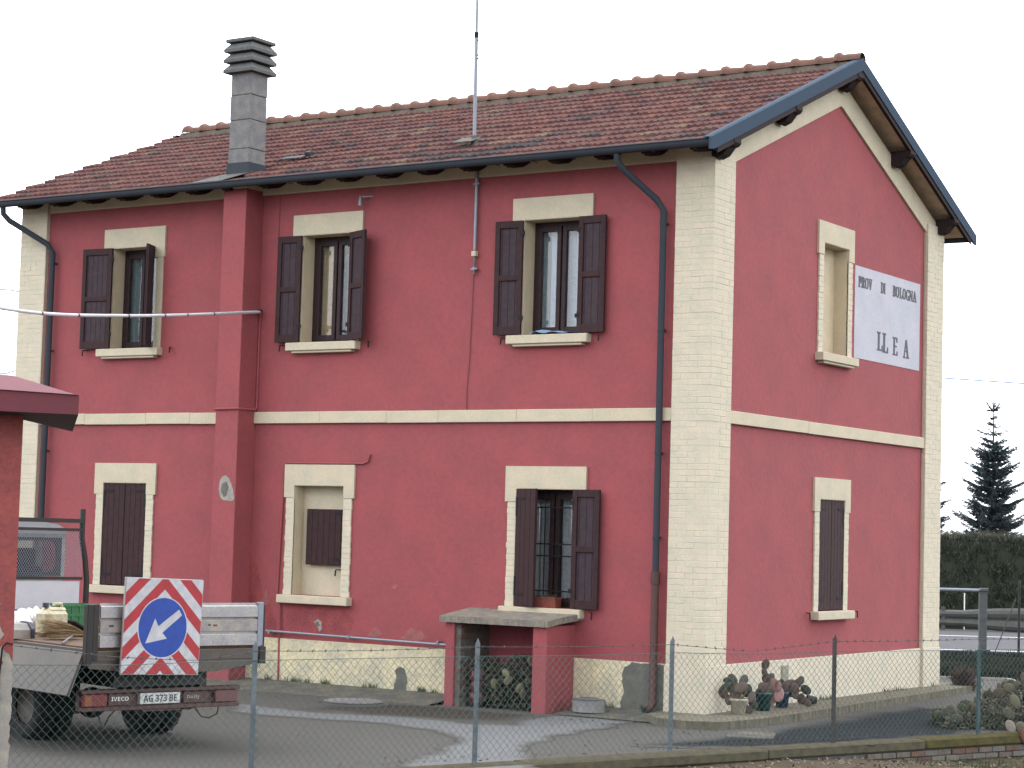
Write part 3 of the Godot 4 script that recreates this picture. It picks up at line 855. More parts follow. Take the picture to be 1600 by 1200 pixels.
func pipes(house: Node3D) -> void:
	for k in 2:
		var dp := part(house, "downpipe")
		var x: float = [-0.66, -11.80][k]
		var tx: float = [-1.10, -12.45][k]
		var b := B.new()
		b.tube([Vector3(tx, 7.24, 0.60), Vector3(tx, 7.08, 0.58), Vector3(tx + 0.06, 6.98, 0.50), Vector3(x - 0.07, 6.62, 0.16), Vector3(x, 6.48, 0.10), Vector3(x, 1.72 if k == 0 else 0.0, 0.10)], [0.045], 12)
		make(dp, "pipe", b, M.flash)
		for y in [6.3, 4.9, 3.3, 2.2]:
			b = B.new()
			b.tube([Vector3(x, y, 0.10), Vector3(x, y + 0.03, 0.10)], [0.052], 12)
			b.span(x - 0.015, x + 0.015, y, y + 0.03, 0.0, 0.08)
			make(dp, "clip", b, M.flash)
		if k == 0:
			b = B.new()
			b.tube([Vector3(x, 1.74, 0.10), Vector3(x, 0.10, 0.10), Vector3(x - 0.01, 0.03, 0.14), Vector3(x - 0.03, 0.0, 0.24)], [0.05], 12)
			b.tube([Vector3(x, 1.62, 0.10), Vector3(x, 1.78, 0.10)], [0.062], 12)
			make(dp, "cast_iron_foot", b, M.pipe_red)
			b = B.new()
			b.tube([Vector3(x - 0.025, 0.003, 0.22), Vector3(x - 0.033, -0.003, 0.25)], [0.054], 12)
			make(dp, "outlet", b, M.black)
	# painted conduits
	var c := B.new()
	c.tube([Vector3(-7.44, 5.38, 0.10), Vector3(-7.5, 5.3, 0.02), Vector3(-7.515, 5.2, 0.02), Vector3(-7.515, 3.97, 0.02), Vector3(-7.52, 3.935, 0.05), Vector3(-7.525, 3.93, 0.41), Vector3(-7.56, 3.93, 0.415), Vector3(-8.0, 3.925, 0.415)], [0.017], 8)
	make(house, "conduit", c, M.red)
	c = B.new()
	c.tube([Vector3(-6.90, 0.0, 0.05), Vector3(-6.93, 1.08, 0.03), Vector3(-7.0, 1.2, 0.02), Vector3(-6.955, 2.6, 0.02), Vector3(-6.94, 3.13, 0.02), Vector3(-6.9, 3.15, 0.02), Vector3(-5.5, 3.15, 0.02), Vector3(-5.42, 3.18, 0.02), Vector3(-5.385, 3.29, 0.02)], [0.014], 8)
	make(house, "conduit", c, M.red)
	c = B.new()
	c.tube([Vector3(-3.70, 5.86, 0.012), Vector3(-3.715, 5.2, 0.012), Vector3(-3.73, 4.6, 0.012), Vector3(-3.76, 4.2, 0.012), Vector3(-3.755, 3.9, 0.012)], [0.006], 5)
	make(house, "telephone_cable", c, M.red_dark)
	c = B.new()
	c.tube([Vector3(-7.22, 7.14, 0.01), Vector3(-7.22, 6.5, 0.01), Vector3(-7.21, 5.3, 0.01)], [0.005], 5)
	make(house, "telephone_cable", c, M.red_dark)

func wall_details(house: Node3D, rng: RandomNumberGenerator) -> void:
	# rail along the plinth
	var b := B.new()
	b.tube([Vector3(-7.12, 0.70, 0.10), Vector3(-3.9, 0.665, 0.10)], [0.017], 8)
	make(house, "wall_rail", b, M.galv)
	for x in [-7.05, -5.6, -4.05]:
		b = B.new()
		b.box(Vector3(x, 0.685, 0.075), Vector3(0.035, 0.05, 0.10), Basis(), 0.004)
		make(house, "rail_clip", b, M.galv)
	# lamp holder
	b = B.new()
	b.bar(Vector3(-5.50, 7.0, 0.0), Vector3(-5.62, 6.99, 0.10), 0.02, 0.02)
	b.tube([Vector3(-5.64, 7.0, 0.11), Vector3(-5.64, 6.94, 0.11), Vector3(-5.64, 6.86, 0.11)], [0.012, 0.03, 0.034], 10)
	make(house, "lamp_holder", b, M.galv)
	# air vent in the gable plinth
	var v := part(house, "air_vent")
	b = B.new()
	b.span(0.035, 0.043, 0.30, 0.52, -2.45, -2.22)
	make(v, "vent_frame", b, M.vent)
	for i in 7:
		b = B.new()
		b.box(Vector3(0.047, 0.325 + i * 0.029, -2.335), Vector3(0.006, 0.02, 0.19), Basis(Vector3.BACK, 0.4))
		make(v, "vent_slat", b, M.vent)
	# cement repairs and chips
	var I := Basis()
	var pl := [[[[-4.81, 0.27], [-4.73, 0.32], [-4.66, 0.30], [-4.61, 0.18], [-4.60, -0.05], [-4.85, -0.05], [-4.79, 0.15]], 0.036, M.cement],
		[[[-1.15, 0.46], [-1.12, 0.53], [-1.05, 0.56], [-1.0, 0.595], [-0.9, 0.58], [-0.76, 0.595], [-0.52, 0.58], [-0.52, -0.06], [-1.19, -0.06], [-1.16, 0.1], [-1.12, 0.21], [-1.16, 0.34]], 0.036, M.cement],
		[[[-7.86, 2.74], [-7.84, 2.88], [-7.76, 2.95], [-7.66, 2.90], [-7.61, 2.79], [-7.57, 2.68], [-7.56, 2.60], [-7.63, 2.57], [-7.75, 2.58], [-7.83, 2.64]], 0.40, M.peel],
		[[[-7.82, 2.74], [-7.79, 2.83], [-7.71, 2.86], [-7.67, 2.77], [-7.70, 2.66], [-7.76, 2.63]], 0.403, M.cement],
		[[[-6.32, 0.86], [-6.24, 0.91], [-6.17, 0.87], [-6.16, 0.79], [-6.21, 0.73], [-6.23, 0.78]], 0.0, M.peel],
		[[[-6.29, 0.84], [-6.23, 0.88], [-6.19, 0.82], [-6.24, 0.79]], 0.003, M.cement],
		[[[-6.41, 0.95], [-6.36, 0.97], [-6.35, 0.93], [-6.39, 0.91]], 0.0, M.cement],
		[[[-5.1, 0.44], [-5.02, 0.46], [-4.98, 0.36], [-5.05, 0.33]], 0.036, M.mortar],
		[[[-4.35, 0.24], [-4.24, 0.25], [-4.22, 0.22], [-4.33, 0.21]], 0.036, M.mortar],
		[[[-6.75, 0.50], [-6.45, 0.52], [-6.4, 0.47], [-6.6, 0.45]], 0.036, M.stain]]
	for q in [[[-7.53, 0.62], [-7.53, 1.75], [-7.40, 1.62], [-7.30, 1.25], [-7.12, 1.05], [-7.0, 0.80], [-7.02, 0.62]], [[-6.85, 0.64], [-6.80, 1.08], [-6.3, 1.09], [-5.75, 1.08], [-5.6, 0.9], [-5.7, 0.66], [-6.2, 0.70]]]:
		pl.append([q, -0.0005, M.repaint])
	for q in [[[-4.75, 0.70], [-4.6, 0.86], [-4.4, 0.82], [-4.3, 0.72], [-4.5, 0.68]], [[-5.35, 0.72], [-5.2, 0.84], [-5.08, 0.76], [-5.2, 0.69]], [[-4.95, 1.42], [-4.88, 1.47], [-4.84, 1.42], [-4.9, 1.38]], [[-7.35, 1.05], [-7.22, 1.3], [-7.16, 1.12], [-7.25, 0.98]]]:
		pl.append([q, 0.0, M.faded])
	for p in pl:
		b = B.new()
		b.prism(rag(poly(p[0]), rng, 0.012), Transform3D(I, Vector3(0, 0, p[1] - 0.02)), 0.023)
		make(house, "plaster_patch", b, p[2])
	# painted sign on the gable
	var s := part(house, "painted_sign", Transform3D(Basis(Vector3.FORWARD, Vector3.UP, Vector3.RIGHT), Vector3(0.0, 4.94, -4.55)), "white painted panel with dark lettering")
	b = B.new()
	b.span(0.0, 2.52, 0.0, 1.37, -0.01, 0.006)
	make(s, "panel", b, M.white_sign)
	var tx := [["PROV", 0.12, 0.62, 1.06, 0.165], ["DI", 0.96, 1.13, 1.06, 0.165], ["BOLOGNA", 1.42, 2.36, 1.06, 0.17], ["L", 0.85, 1.05, 0.18, 0.285], ["L", 1.055, 1.26, 0.165, 0.30], ["E", 1.45, 1.63, 0.16, 0.28], ["A", 1.87, 2.09, 0.15, 0.29]]
	for t in tx: letters(s, t[0], t[1], t[2], t[3], t[4], 0.006, M.ink, true)
	b = B.new()
	b.prism(poly([[1.03, 0.53], [1.06, 0.63], [1.075, 0.63], [1.05, 0.53]]), Transform3D(I, Vector3(0, 0, 0.004)), 0.003)
	make(s, "paint_mark", b, M.ink_red)

func rag(p: PackedVector2Array, rng: RandomNumberGenerator, j: float) -> PackedVector2Array:   # a ragged outline
	var q := PackedVector2Array()
	for i in p.size():
		var a := p[i]; var b := p[(i + 1) % p.size()]
		var k := maxi(2, int(a.distance_to(b) / (j * 3.0)))
		for t in k:
			var m := a.lerp(b, float(t) / k)
			if t > 0: m += Vector2(rng.randf_range(-j, j), rng.randf_range(-j, j))
			q.append(m)
	return q

func letters(parent: Node3D, text: String, x0: float, x1: float, y: float, h: float, z: float, m: Material, serif := false) -> void:
	var f := SystemFont.new()
	f.font_names = PackedStringArray(["Droid Serif" if serif else "Droid Sans"])
	f.font_weight = 700
	var t := TextMesh.new()
	t.text = text
	t.font = f
	t.font_size = 32
	t.pixel_size = 0.01
	t.depth = 0.01
	t.curve_step = 2.0
	t.horizontal_alignment = HORIZONTAL_ALIGNMENT_LEFT
	t.vertical_alignment = VERTICAL_ALIGNMENT_BOTTOM
	var bb := t.get_aabb()
	var sx := (x1 - x0) / bb.size.x
	var sy := h / bb.size.y
	for k in (3 if serif else 1):   # stout painted strokes: the same letters again, a brush width aside
		put(parent, "lettering", t, m, Transform3D(Basis(Vector3(sx, 0, 0), Vector3(0, sy, 0), Vector3(0, 0, 0.3)), Vector3(x0 - bb.position.x * sx + [0.0, 0.011, -0.011][k], y - bb.position.y * sy, z + 0.0006 * k)))

# ---------------------------------------------------------------- ground, kerbs, background
const FA := Vector3(1.598, 0, 3.747)     # fence line: a post foot and the direction away from the camera
const FD := Vector3(0.32939, 0, -0.94419)
const FN := Vector3(0.94419, 0, 0.32939)
const DE := Vector3(0.838, 0, -0.545)    # along the far road
const DN := Vector3(-0.545, 0, -0.838)   # away from the camera
func fence_at(t: float, y: float, out := 0.0) -> Vector3:
	return FA + FD * t + FN * out + Vector3.UP * y
func far_at(e: float, d: float, y: float) -> Vector3:   # d metres from the camera along its view, e to the right of the picture's middle
	return Vector3(12.43, 0, 23.65) + DE * e + DN * d + Vector3.UP * y

func sheet(b: B, pts: Array, y: float) -> void:
	var p := poly(pts)
	var t := Geometry2D.triangulate_polygon(p)
	for i in range(0, t.size(), 3):
		b.tri(Vector3(p[t[i]].x, y, p[t[i]].y), Vector3(p[t[i + 1]].x, y, p[t[i + 1]].y), Vector3(p[t[i + 2]].x, y, p[t[i + 2]].y), Vector3.UP)

func ground_all() -> void:
	var rng := RandomNumberGenerator.new(); rng.seed = 77
	var b := B.new()
	var q := func(t: float, o: float, y: float) -> Vector3: return fence_at(t, y, o)
	b.quad(q.call(-900, 0.0, -0.16), q.call(900, 0.0, -0.16), q.call(900, -1200, -0.16), q.call(-900, -1200, -0.16), Vector3.UP)
	structure("ground", b, M.field, "dull winter field reaching to the horizon behind the house")
	b = B.new()
	# gently uneven earth on the near side of the kerb
	var n := field(5, 0.9)
	for i in 60:
		for j in 20:
			var P := func(u: int, v: int) -> Vector3:
				var t := -14.0 + u * 0.5
				var o := 0.1 + v * v * 0.03
				return fence_at(t, -0.205 - 0.16 * smoothstep(1.5, 5.0, t) + n.get_noise_2d(t, o) * 0.05, o)
			b.quad(P.call(i, j), P.call(i + 1, j), P.call(i + 1, j + 1), P.call(i, j + 1), Vector3.UP)
	b.quad(q.call(-900, 0.1, -0.5), q.call(900, 0.1, -0.5), q.call(900, 900, -0.5), q.call(-900, 900, -0.5), Vector3.UP)
	structure("earth_verge", b, M.earth, "bare brown earth with litter in front of the mossy kerb")
	# yard
	b = B.new()
	var ya := []
	for t in [-16.0, 8.5]: ya.append([fence_at(t, 0).x, fence_at(t, 0).z])
	ya.append([3.6, -5.6]); ya.append([-0.03, -11.39]); ya.append([-9.0, -5.56]); ya.append([-24.0, 4.0]); ya.append([-24.0, 16.0])
	sheet(b, ya, -0.1)
	structure("yard", b, M.asphalt, "worn grey-brown asphalt yard between the house and the fence")
	structure("concrete_path", patch([[-5.36, 2.69], [-4.42, 2.98], [-3.53, 2.86], [-2.78, 2.48], [-1.76, 2.67], [-1.22, 2.40], [-1.62, 1.25], [-1.62, 0.80], [-0.95, 0.74], [-0.62, 0.95], [-0.38, 2.82], [-0.01, 4.20], [1.3, 6.2], [0.62, 7.2], [0.02, 6.36], [-0.07, 5.77], [-0.63, 4.29], [-1.27, 3.74], [-2.09, 3.43], [-2.97, 3.36], [-3.92, 3.60], [-4.64, 3.53]], Color(0.20, 0.202, 0.208), 0.10, -0.096), M.patch, "pale concrete strip crossing the asphalt yard towards the fence")
	structure("dark_asphalt", patch([[0.95, 3.2], [1.30, 1.2], [1.25, -1.0], [1.1, -4.5], [2.9, -4.2], [3.0, -0.9], [2.5, 0.9], [1.95, 2.4]], Color(0.028, 0.032, 0.038), 0.22, -0.0955), M.patch, "darker patch of asphalt beside the gable")
	structure("brown_asphalt", patch([[-4.4, 1.2], [-3.4, 1.05], [-1.9, 1.0], [-1.75, 1.9], [-2.4, 2.35], [-3.4, 2.6], [-4.3, 2.4]], Color(0.078, 0.066, 0.055), 0.18, -0.0965), M.patch, "brownish worn asphalt in front of the shelter")
	# sloping apron along the front wall
	b = B.new()
	var xs := [-12.6, -8.0, -7.0, -5.3, -3.6]
	for i in xs.size() - 1:
		b.quad(Vector3(xs[i], 0.0, 0.0), Vector3(xs[i + 1], 0.0, 0.0), Vector3(xs[i + 1], -0.088, 0.95), Vector3(xs[i], -0.088, 1.0), Vector3.UP)
		b.quad(Vector3(xs[i], -0.088, 1.0), Vector3(xs[i + 1], -0.088, 0.95), Vector3(xs[i + 1], -0.16, 0.96), Vector3(xs[i], -0.16, 1.01), Vector3.BACK)
	b.quad(Vector3(-1.75, 0.0, 0.0), Vector3(-0.3, 0.0, 0.0), Vector3(-0.3, -0.085, 0.75), Vector3(-1.75, -0.085, 0.75), Vector3.UP)
	structure("pavement", b, M.pave, "cement apron sloping away from the front wall")
	# raised walk round the corner and along the gable
	b = B.new()
	var w := poly([[-0.55, 0.0], [-0.5, 0.55], [-0.1, 0.98], [0.35, 1.08], [0.72, 0.85], [0.84, 0.1], [0.83, -1.2], [0.76, -2.6], [0.68, -4.2], [0.62, -6.0], [0.5, -8.6], [-0.3, -8.6], [-0.3, -0.3]])
	b.prism(rag(w, rng, 0.012), Transform3D(Basis(Vector3.RIGHT, Vector3.BACK, Vector3.DOWN), Vector3(0, 0.0, 0)), 0.14)
	structure("raised_walk", b, M.moss_walk, "low mossy concrete walk along the foot of the gable")
	# kerb under the fence: cap stones and bricks below
	var k := 0
	var t := -13.0
	var kerb := Node3D.new(); kerb.name = "kerb"; add_child(kerb); kerb.set_meta("kind", "structure"); kerb.set_meta("label", "mossy concrete kerb carrying the chain-link fence")
	var bs := Basis(FN, Vector3.UP, -FD)
	while t < 10.0:
		var ln := rng.randf_range(2.2, 3.4)
		var c := B.new()
		c.box(fence_at(t + ln / 2, -0.145 + rng.randf_range(-0.004, 0.004), 0.05 + rng.randf_range(-0.01, 0.01)), Vector3(0.32, 0.125, ln - 0.003), bs * Basis(Vector3.UP, rng.randf_range(-0.003, 0.003)) * Basis(Vector3.BACK, rng.randf_range(-0.03, 0.03)), 0.02)
		make(kerb, "kerb_stone", c, M.moss if rng.randf() < 0.35 + 0.08 * t else M.kerb_grey)
		t += ln
	for row in 2:
		t = 2.9 + 0.13 * row
		while t < 9.5:
			var c := B.new()
			c.box(fence_at(t + 0.12, -0.245 - row * 0.072, 0.10 + rng.randf_range(-0.012, 0.012)), Vector3(0.18, 0.062, 0.235), bs, 0.006)
			make(kerb, "brick", c, [M.old_brick, M.kerb_brick, M.cement][rng.randi() % 3])
			t += 0.248
	var base := B.new()
	base.box(fence_at(-1.5, -0.33, 0.06), Vector3(0.2, 0.3, 23.0), bs)
	make(kerb, "mortar_core", base, M.concrete_dark)
	# leaf litter and stones on the earth
	b = B.new()
	for i in 5200:
		var tt := rng.randf_range(-6.0, 8.0)
		var o := 0.24 + rng.randf() * 3.2
		var at := fence_at(tt, -0.197 - 0.16 * smoothstep(1.5, 5.0, tt) + n.get_noise_2d(tt, o) * 0.05, o)
		var r := rng.randf_range(0.008, 0.03)
		var v := rng.randf_range(0.05, 0.22)
		b.col = Color(v, v * rng.randf_range(0.72, 0.95), v * rng.randf_range(0.5, 0.85))
		var a := rng.randf() * TAU
		var up := Vector3(rng.randf_range(-0.6, 0.6), 1, rng.randf_range(-0.6, 0.6)).normalized()
		var x := Vector3(cos(a), 0, sin(a)).cross(up).normalized()
		b.quad(at - x * r, at + up.cross(x) * r * 0.6, at + x * r + up * r * 0.5, at - up.cross(x) * r * 0.6, Vector3.UP)
	stuff(make(self, "leaf_litter", b, M.pad)).set_meta("label", "scattered dry leaves and stones on the earth verge")
	b = B.new()
	for i in 2600:
		var tt := rng.randf_range(3.2, 9.0)
		var o := 0.25 + rng.randf() * 1.6
		if rng.randf() > smoothstep(3.0, 5.5, tt + o): continue
		blade(b, fence_at(tt, -0.21 - 0.16 * smoothstep(1.5, 5.0, tt), o), rng.randf_range(0.03, 0.09), rng)
	stuff(make(self, "verge_grass", b, M.grass)).set_meta("label", "short green grass at the foot of the kerb")

func patch(outline: Array, c: Color, soft: float, y: float) -> B:   # a worn area whose colour runs out into the asphalt
	var p := poly(outline)
	var r := Rect2(p[0], Vector2.ZERO)
	for q in p: r = r.expand(q)
	r = r.grow(0.3)
	var n := field(41, 1.1, 4)
	var s := 0.055
	var nx := int(r.size.x / s); var ny := int(r.size.y / s)
	var w := []
	for i in nx + 1:
		var row := PackedFloat32Array()
		for j in ny + 1:
			var at := r.position + Vector2(i, j) * s
			var d := 9.0
			for k in p.size(): d = minf(d, at.distance_to(Geometry2D.get_closest_point_to_segment(at, p[k], p[(k + 1) % p.size()])))
			if not Geometry2D.is_point_in_polygon(at, p): d = -d
			d += n.get_noise_2d(at.x, at.y) * 0.16 + n.get_noise_2d(at.x * 6.0, at.y * 6.0) * 0.06
			row.append(smoothstep(-soft, soft, d))
		w.append(row)
	var b := B.new()
	var base := Color(0.128, 0.120, 0.112)
	for i in nx:
		for j in ny:
			if w[i][j] + w[i + 1][j] + w[i][j + 1] + w[i + 1][j + 1] < 0.03: continue
			var o := r.position + Vector2(i, j) * s
			for t in [[[0, 0], [1, 0], [1, 1]], [[0, 0], [1, 1], [0, 1]]]:
				for q in t:
					b.st.set_color(base.lerp(c, w[i + q[0]][j + q[1]]))
					b.st.set_normal(Vector3.UP)
					b.st.add_vertex(Vector3(o.x + q[0] * s, y, o.y + q[1] * s))
	return b

func yard_litter() -> void:   # fallen leaves and bits blown about the yard, weeds in the wall's foot
	var rng := RandomNumberGenerator.new(); rng.seed = 202
	var b := B.new()
	for i in 620:
		var at := Vector3.ZERO
		if rng.randf() < 0.45: at = fence_at(rng.randf_range(-4.0, 7.0), -0.092, -0.2 - absf(rng.randfn(0.0, 0.35)))
		elif rng.randf() < 0.6: at = Vector3(rng.randf_range(-7.5, 1.0), -0.088, 1.05 + absf(rng.randfn(0.0, 0.4)))
		else: at = Vector3(rng.randf_range(-6.0, 2.5), -0.092, rng.randf_range(1.2, 6.5))
		if (at - FA).dot(FN) > -0.15: continue
		var r := rng.randf_range(0.008, 0.026)
		var v := rng.randf_range(0.025, 0.14)
		b.col = Color(v, v * rng.randf_range(0.7, 0.95), v * rng.randf_range(0.45, 0.8))
		var a := rng.randf() * TAU
		var x := Vector3(cos(a), 0, sin(a)) * r
		var z := Vector3(-sin(a), 0, cos(a)) * r * 0.6
		var lift := Vector3.UP * rng.randf_range(0.002, 0.014)
		b.quad(at - x, at + z + lift, at + x, at - z + lift * 0.5, Vector3.UP)
	stuff(make(self, "fallen_leaves", b, M.pad)).set_meta("label", "dry leaves and bits of litter blown about the yard")
	b = B.new()
	for k in 26:
		var c := Vector3(rng.randf_range(-7.3, -3.7), 0.0, 0.045) if k < 12 else (Vector3(rng.randf_range(-1.8, -0.6), -0.01, 0.05) if k < 16 else Vector3(0.10, 0.0, rng.randf_range(-7.6, -0.6)))
		for i in rng.randi_range(8, 26): blade(b, c + Vector3(rng.randf_range(-0.06, 0.06), -0.005, rng.randf_range(0.0, 0.03)), rng.randf_range(0.03, 0.10), rng)
	stuff(make(self, "wall_weeds", b, M.weed)).set_meta("label", "small weeds growing along the foot of the walls")

func rag2(a: Array, rng: RandomNumberGenerator, j: float) -> Array:
	var out := []
	for p in rag(poly(a), rng, j): out.append([p.x, p.y])
	return out
func blade(b: B, at: Vector3, h: float, rng: RandomNumberGenerator) -> void:
	var a := rng.randf() * TAU
	var x := Vector3(cos(a), 0, sin(a)) * h * 0.09
	b.tri(at - x, at + x, at + Vector3(rng.randf_range(-0.4, 0.4), 1, rng.randf_range(-0.4, 0.4)) * h, Vector3(-x.z, 0, x.x))

func background() -> void:
	var rng := RandomNumberGenerator.new(); rng.seed = 15
	# white kerb edge of the yard
	var b := B.new()
	b.bar(Vector3(-7.5, -0.085, -6.55), Vector3(-0.03, -0.085, -11.39), 0.07, 0.07)
	b.bar(Vector3(-0.03, -0.085, -11.39), Vector3(1.9, -0.085, -8.3), 0.07, 0.068)
	structure("white_kerb", b, M.white_kerb, "white-painted kerb closing the yard behind the house")
	# dark grass bank
	b = B.new()
	for i in 30:
		for j in 10:
			var P := func(u: int, v: int) -> Vector3: return far_at(-9.0 + u * 1.0, 36.2 + v * 0.85, -0.12 + 0.1 * sin(v * 0.3) + 0.03 * sin(u * 1.7 + v))
			b.quad(P.call(i, j), P.call(i + 1, j), P.call(i + 1, j + 1), P.call(i, j + 1), Vector3.UP)
	structure("grass_bank", b, M.bank, "dark grass bank between the yard and the road")
	b = B.new()
	for i in 14000:
		blade(b, far_at(rng.randf_range(4.0, 16.0), rng.randf_range(36.3, 44.6), -0.10 + 0.03), rng.randf_range(0.03, 0.11), rng)
	stuff(make(self, "bank_grass", b, M.bank_grass)).set_meta("label", "rough dark grass on the bank before the road")
	# road
	b = B.new()
	b.quad(far_at(-60, 45.2, -0.07), far_at(60, 45.2, -0.07), far_at(60, 56.5, -0.07), far_at(-60, 56.5, -0.07), Vector3.UP)
	b.quad(far_at(-60, 45.2, -0.07), far_at(60, 45.2, -0.07), far_at(60, 45.2, -0.3), far_at(-60, 45.2, -0.3), -DN)
	structure("road", b, M.road, "pale grey road passing behind the house")
	b = B.new()
	for d in [45.5, 52.4]: b.quad(far_at(-60, d, -0.066), far_at(60, d, -0.066), far_at(60, d + 0.14, -0.066), far_at(-60, d + 0.14, -0.066), Vector3.UP)
	structure("road_marking", b, M.white_paint, "white edge lines along the far road")
	# bridge-type rail near the road
	var ra := thing("roadside_railing", "galvanised steel railing with one thick post and a tube on top, beside the road", "railing", far_at(10.28, 45.3, 0))
	b = B.new()
	b.box(Vector3(0, 0.60, 0), Vector3(0.17, 1.36, 0.10), Basis(DE, Vector3.UP, -DN), 0.01)
	b.box(Vector3(0, -0.05, 0), Vector3(0.28, 0.04, 0.24), Basis(DE, Vector3.UP, -DN), 0.005)
	make(ra, "post", b, M.rail_steel)
	b = B.new()
	b.box(Vector3(0.02, 1.26, 0.0), Vector3(0.18, 0.07, 0.14), Basis(DE, Vector3.UP, -DN), 0.01)
	make(ra, "post_cap", b, M.rail_steel)
	b = B.new()
	b.tube([DE * -9.0 + Vector3.UP * 1.245, DE * 0.05 + Vector3.UP * 1.245], [0.035], 10)
	make(ra, "top_tube", b, M.galv)
	# guard rail on the far side: W-profile beam on posts, splayed end
	var gr := thing("guard_rail", "grey corrugated road guard rail with a splayed end, in front of the hedge", "guard rail", far_at(9.0, 55.8, 0))
	b = B.new()
	var wp := [[0.05, 0.0], [0.09, 0.05], [0.14, 0.075], [0.19, 0.05], [0.245, 0.0], [0.30, 0.05], [0.36, 0.075], [0.42, 0.05], [0.46, 0.0]]
	for i in 22:
		var e0 := -14.0 + i * 0.9
		var e1 := e0 + 0.9
		for k in wp.size() - 1:
			var P := func(e: float, r: Array) -> Vector3:
				var fl: float = 1.0 + 0.55 * smoothstep(2.9, 4.6, e)
				return DE * e + Vector3.UP * (0.27 + (r[0] - 0.27) * fl * 1.05) - DN * (r[1] + 0.25 * smoothstep(2.9, 5.0, e))
			b.quad(P.call(e0, wp[k]), P.call(e1, wp[k]), P.call(e1, wp[k + 1]), P.call(e0, wp[k + 1]), -DN)
	make(gr, "beam", b, M.galv_dark)
	for e in [-11.0, -7.5, -4.0, -0.5, 2.6]:
		b = B.new()
		b.box(DE * e + Vector3.UP * 0.2, Vector3(0.1, 0.7, 0.08), Basis(DE, Vector3.UP, -DN))
		make(gr, "post", b, M.galv_dark)
	# thin end post with a brace
	var ep := thing("angle_iron_post", "thin angle-iron post with a diagonal brace at the right edge", "post", Vector3(-2.64, 0, -19.38))
	b = B.new()
	b.span(-0.02, 0.02, -0.15, 1.50, -0.004, 0.004)
	b.span(-0.02, -0.014, -0.15, 1.48, 0.0, 0.04)
	make(ep, "post", b, M.galv_dark)
	b = B.new()
	b.bar(Vector3(-0.03, 1.12, 0.12), Vector3(-0.42, -0.02, 0.28), 0.035, 0.02)
	make(ep, "brace", b, M.galv_dark)
	b = B.new()
	b.tube([far_at(12.43, 57.0, -0.1), far_at(12.43, 57.0, 0.90)], [0.016], 6)
	tag(make(self, "marker_stake", b, M.white_paint), "thin white stake standing in front of the dark hedge", "stake")
	# hedge: dark core and many leaf faces
	var h := thing("hedge", "tall clipped dark green conifer hedge beyond the road", "hedge", far_at(10.0, 58.6, 0))
	var hn := field(3, 0.8)
	b = B.new()
	b.col = Color(0.022, 0.028, 0.019)
	b.box(Vector3.UP * 1.08, Vector3(24.0, 2.52, 0.9), Basis(DE, Vector3.UP, -DN))
	make(h, "stems", b, M.hedge)
	b = B.new()
	for i in 52000:
		var e := rng.randf_range(-12.0, 12.0)
		var y := rng.randf_range(-0.1, 2.42)
		var z := 0.50
		if rng.randf() < 0.28:
			y = 2.3 + rng.randf() * 0.16 + hn.get_noise_2d(e * 2.0, 9.0) * 0.07
			z = rng.randf_range(-0.5, 0.5)
		z += hn.get_noise_2d(e * 3.0, y * 2.0) * 0.30 * signf(z) + rng.randf_range(-0.06, 0.06)
		var g := rng.randf_range(0.6, 1.5)
		b.col = Color(0.022 * g, 0.028 * g, 0.019 * g) if rng.randf() < 0.85 else Color(0.042 * g, 0.043 * g, 0.026 * g)
		var at := DE * e + Vector3.UP * y - DN * z
		var d := Vector3(rng.randf_range(-0.6, 0.6), 1.0, rng.randf_range(-0.6, 0.6)).normalized() * rng.randf_range(0.06, 0.14)
		var s := d.cross(Vector3(rng.randf_range(-1, 1), 0.2, rng.randf_range(-1, 1)).normalized()).normalized() * 0.022
		b.tri(at - s, at + s, at + d, -DN)
	for i in 900:   # loose shoots on the top
		var e := rng.randf_range(-12.0, 12.0)
		var at := DE * e + Vector3.UP * 2.35 - DN * rng.randf_range(-0.4, 0.4)
		b.col = Color(0.085, 0.08, 0.05)
		for k in 7:
			var p := at + Vector3(rng.randf_range(-0.12, 0.12), 0.0, rng.randf_range(-0.12, 0.12))
			b.tri(p, p + Vector3(0.014, 0, 0.008), p + Vector3(rng.randf_range(-0.12, 0.12), rng.randf_range(0.12, 0.36), rng.randf_range(-0.1, 0.1)), -DN)
	stuff(make(h, "foliage", b, M.hedge))
	spruce(Vector3(-10.78, -0.15, -40.0), 7.42, 1.18, 21, "slim dark spruce with a bare leader, rising behind the hedge at the right")
	spruce(Vector3(-12.75, -0.15, -39.3), 5.6, 1.0, 33, "shorter spruce half hidden behind the house's far corner")
	# wires in the sky
	for wv in [[Vector3(-30, 9.2, -20), Vector3(30, 5.1, -60), "wire", "thin overhead wire crossing the sky right of the house"]]:
		b = B.new()
		b.tube([far_at(-6.0, 60, 7.63), far_at(5.0, 60, 7.32), far_at(16.4, 60, 6.86), far_at(40.0, 60, 6.2)], [0.019], 5)
		tag(make(self, "overhead_wire", b, M.wire_blue), wv[3], "wire")
	for wv in [[8.83, 8.72, "upper of two thin wires at the left edge of the sky"], [6.40, 6.62, "lower of two thin wires, just above the shed roof"]]:
		b = B.new()
		b.tube([far_at(-30, 60, wv[0] + (wv[0] - wv[1]) * 6.0), far_at(-14.8, 60, wv[0]), far_at(-14.1, 60, wv[1]), far_at(-8, 60, wv[1] + (wv[1] - wv[0]) * 3.0)], [0.019], 5)
		tag(make(self, "overhead_wire", b, M.wire_blue), wv[2], "wire")

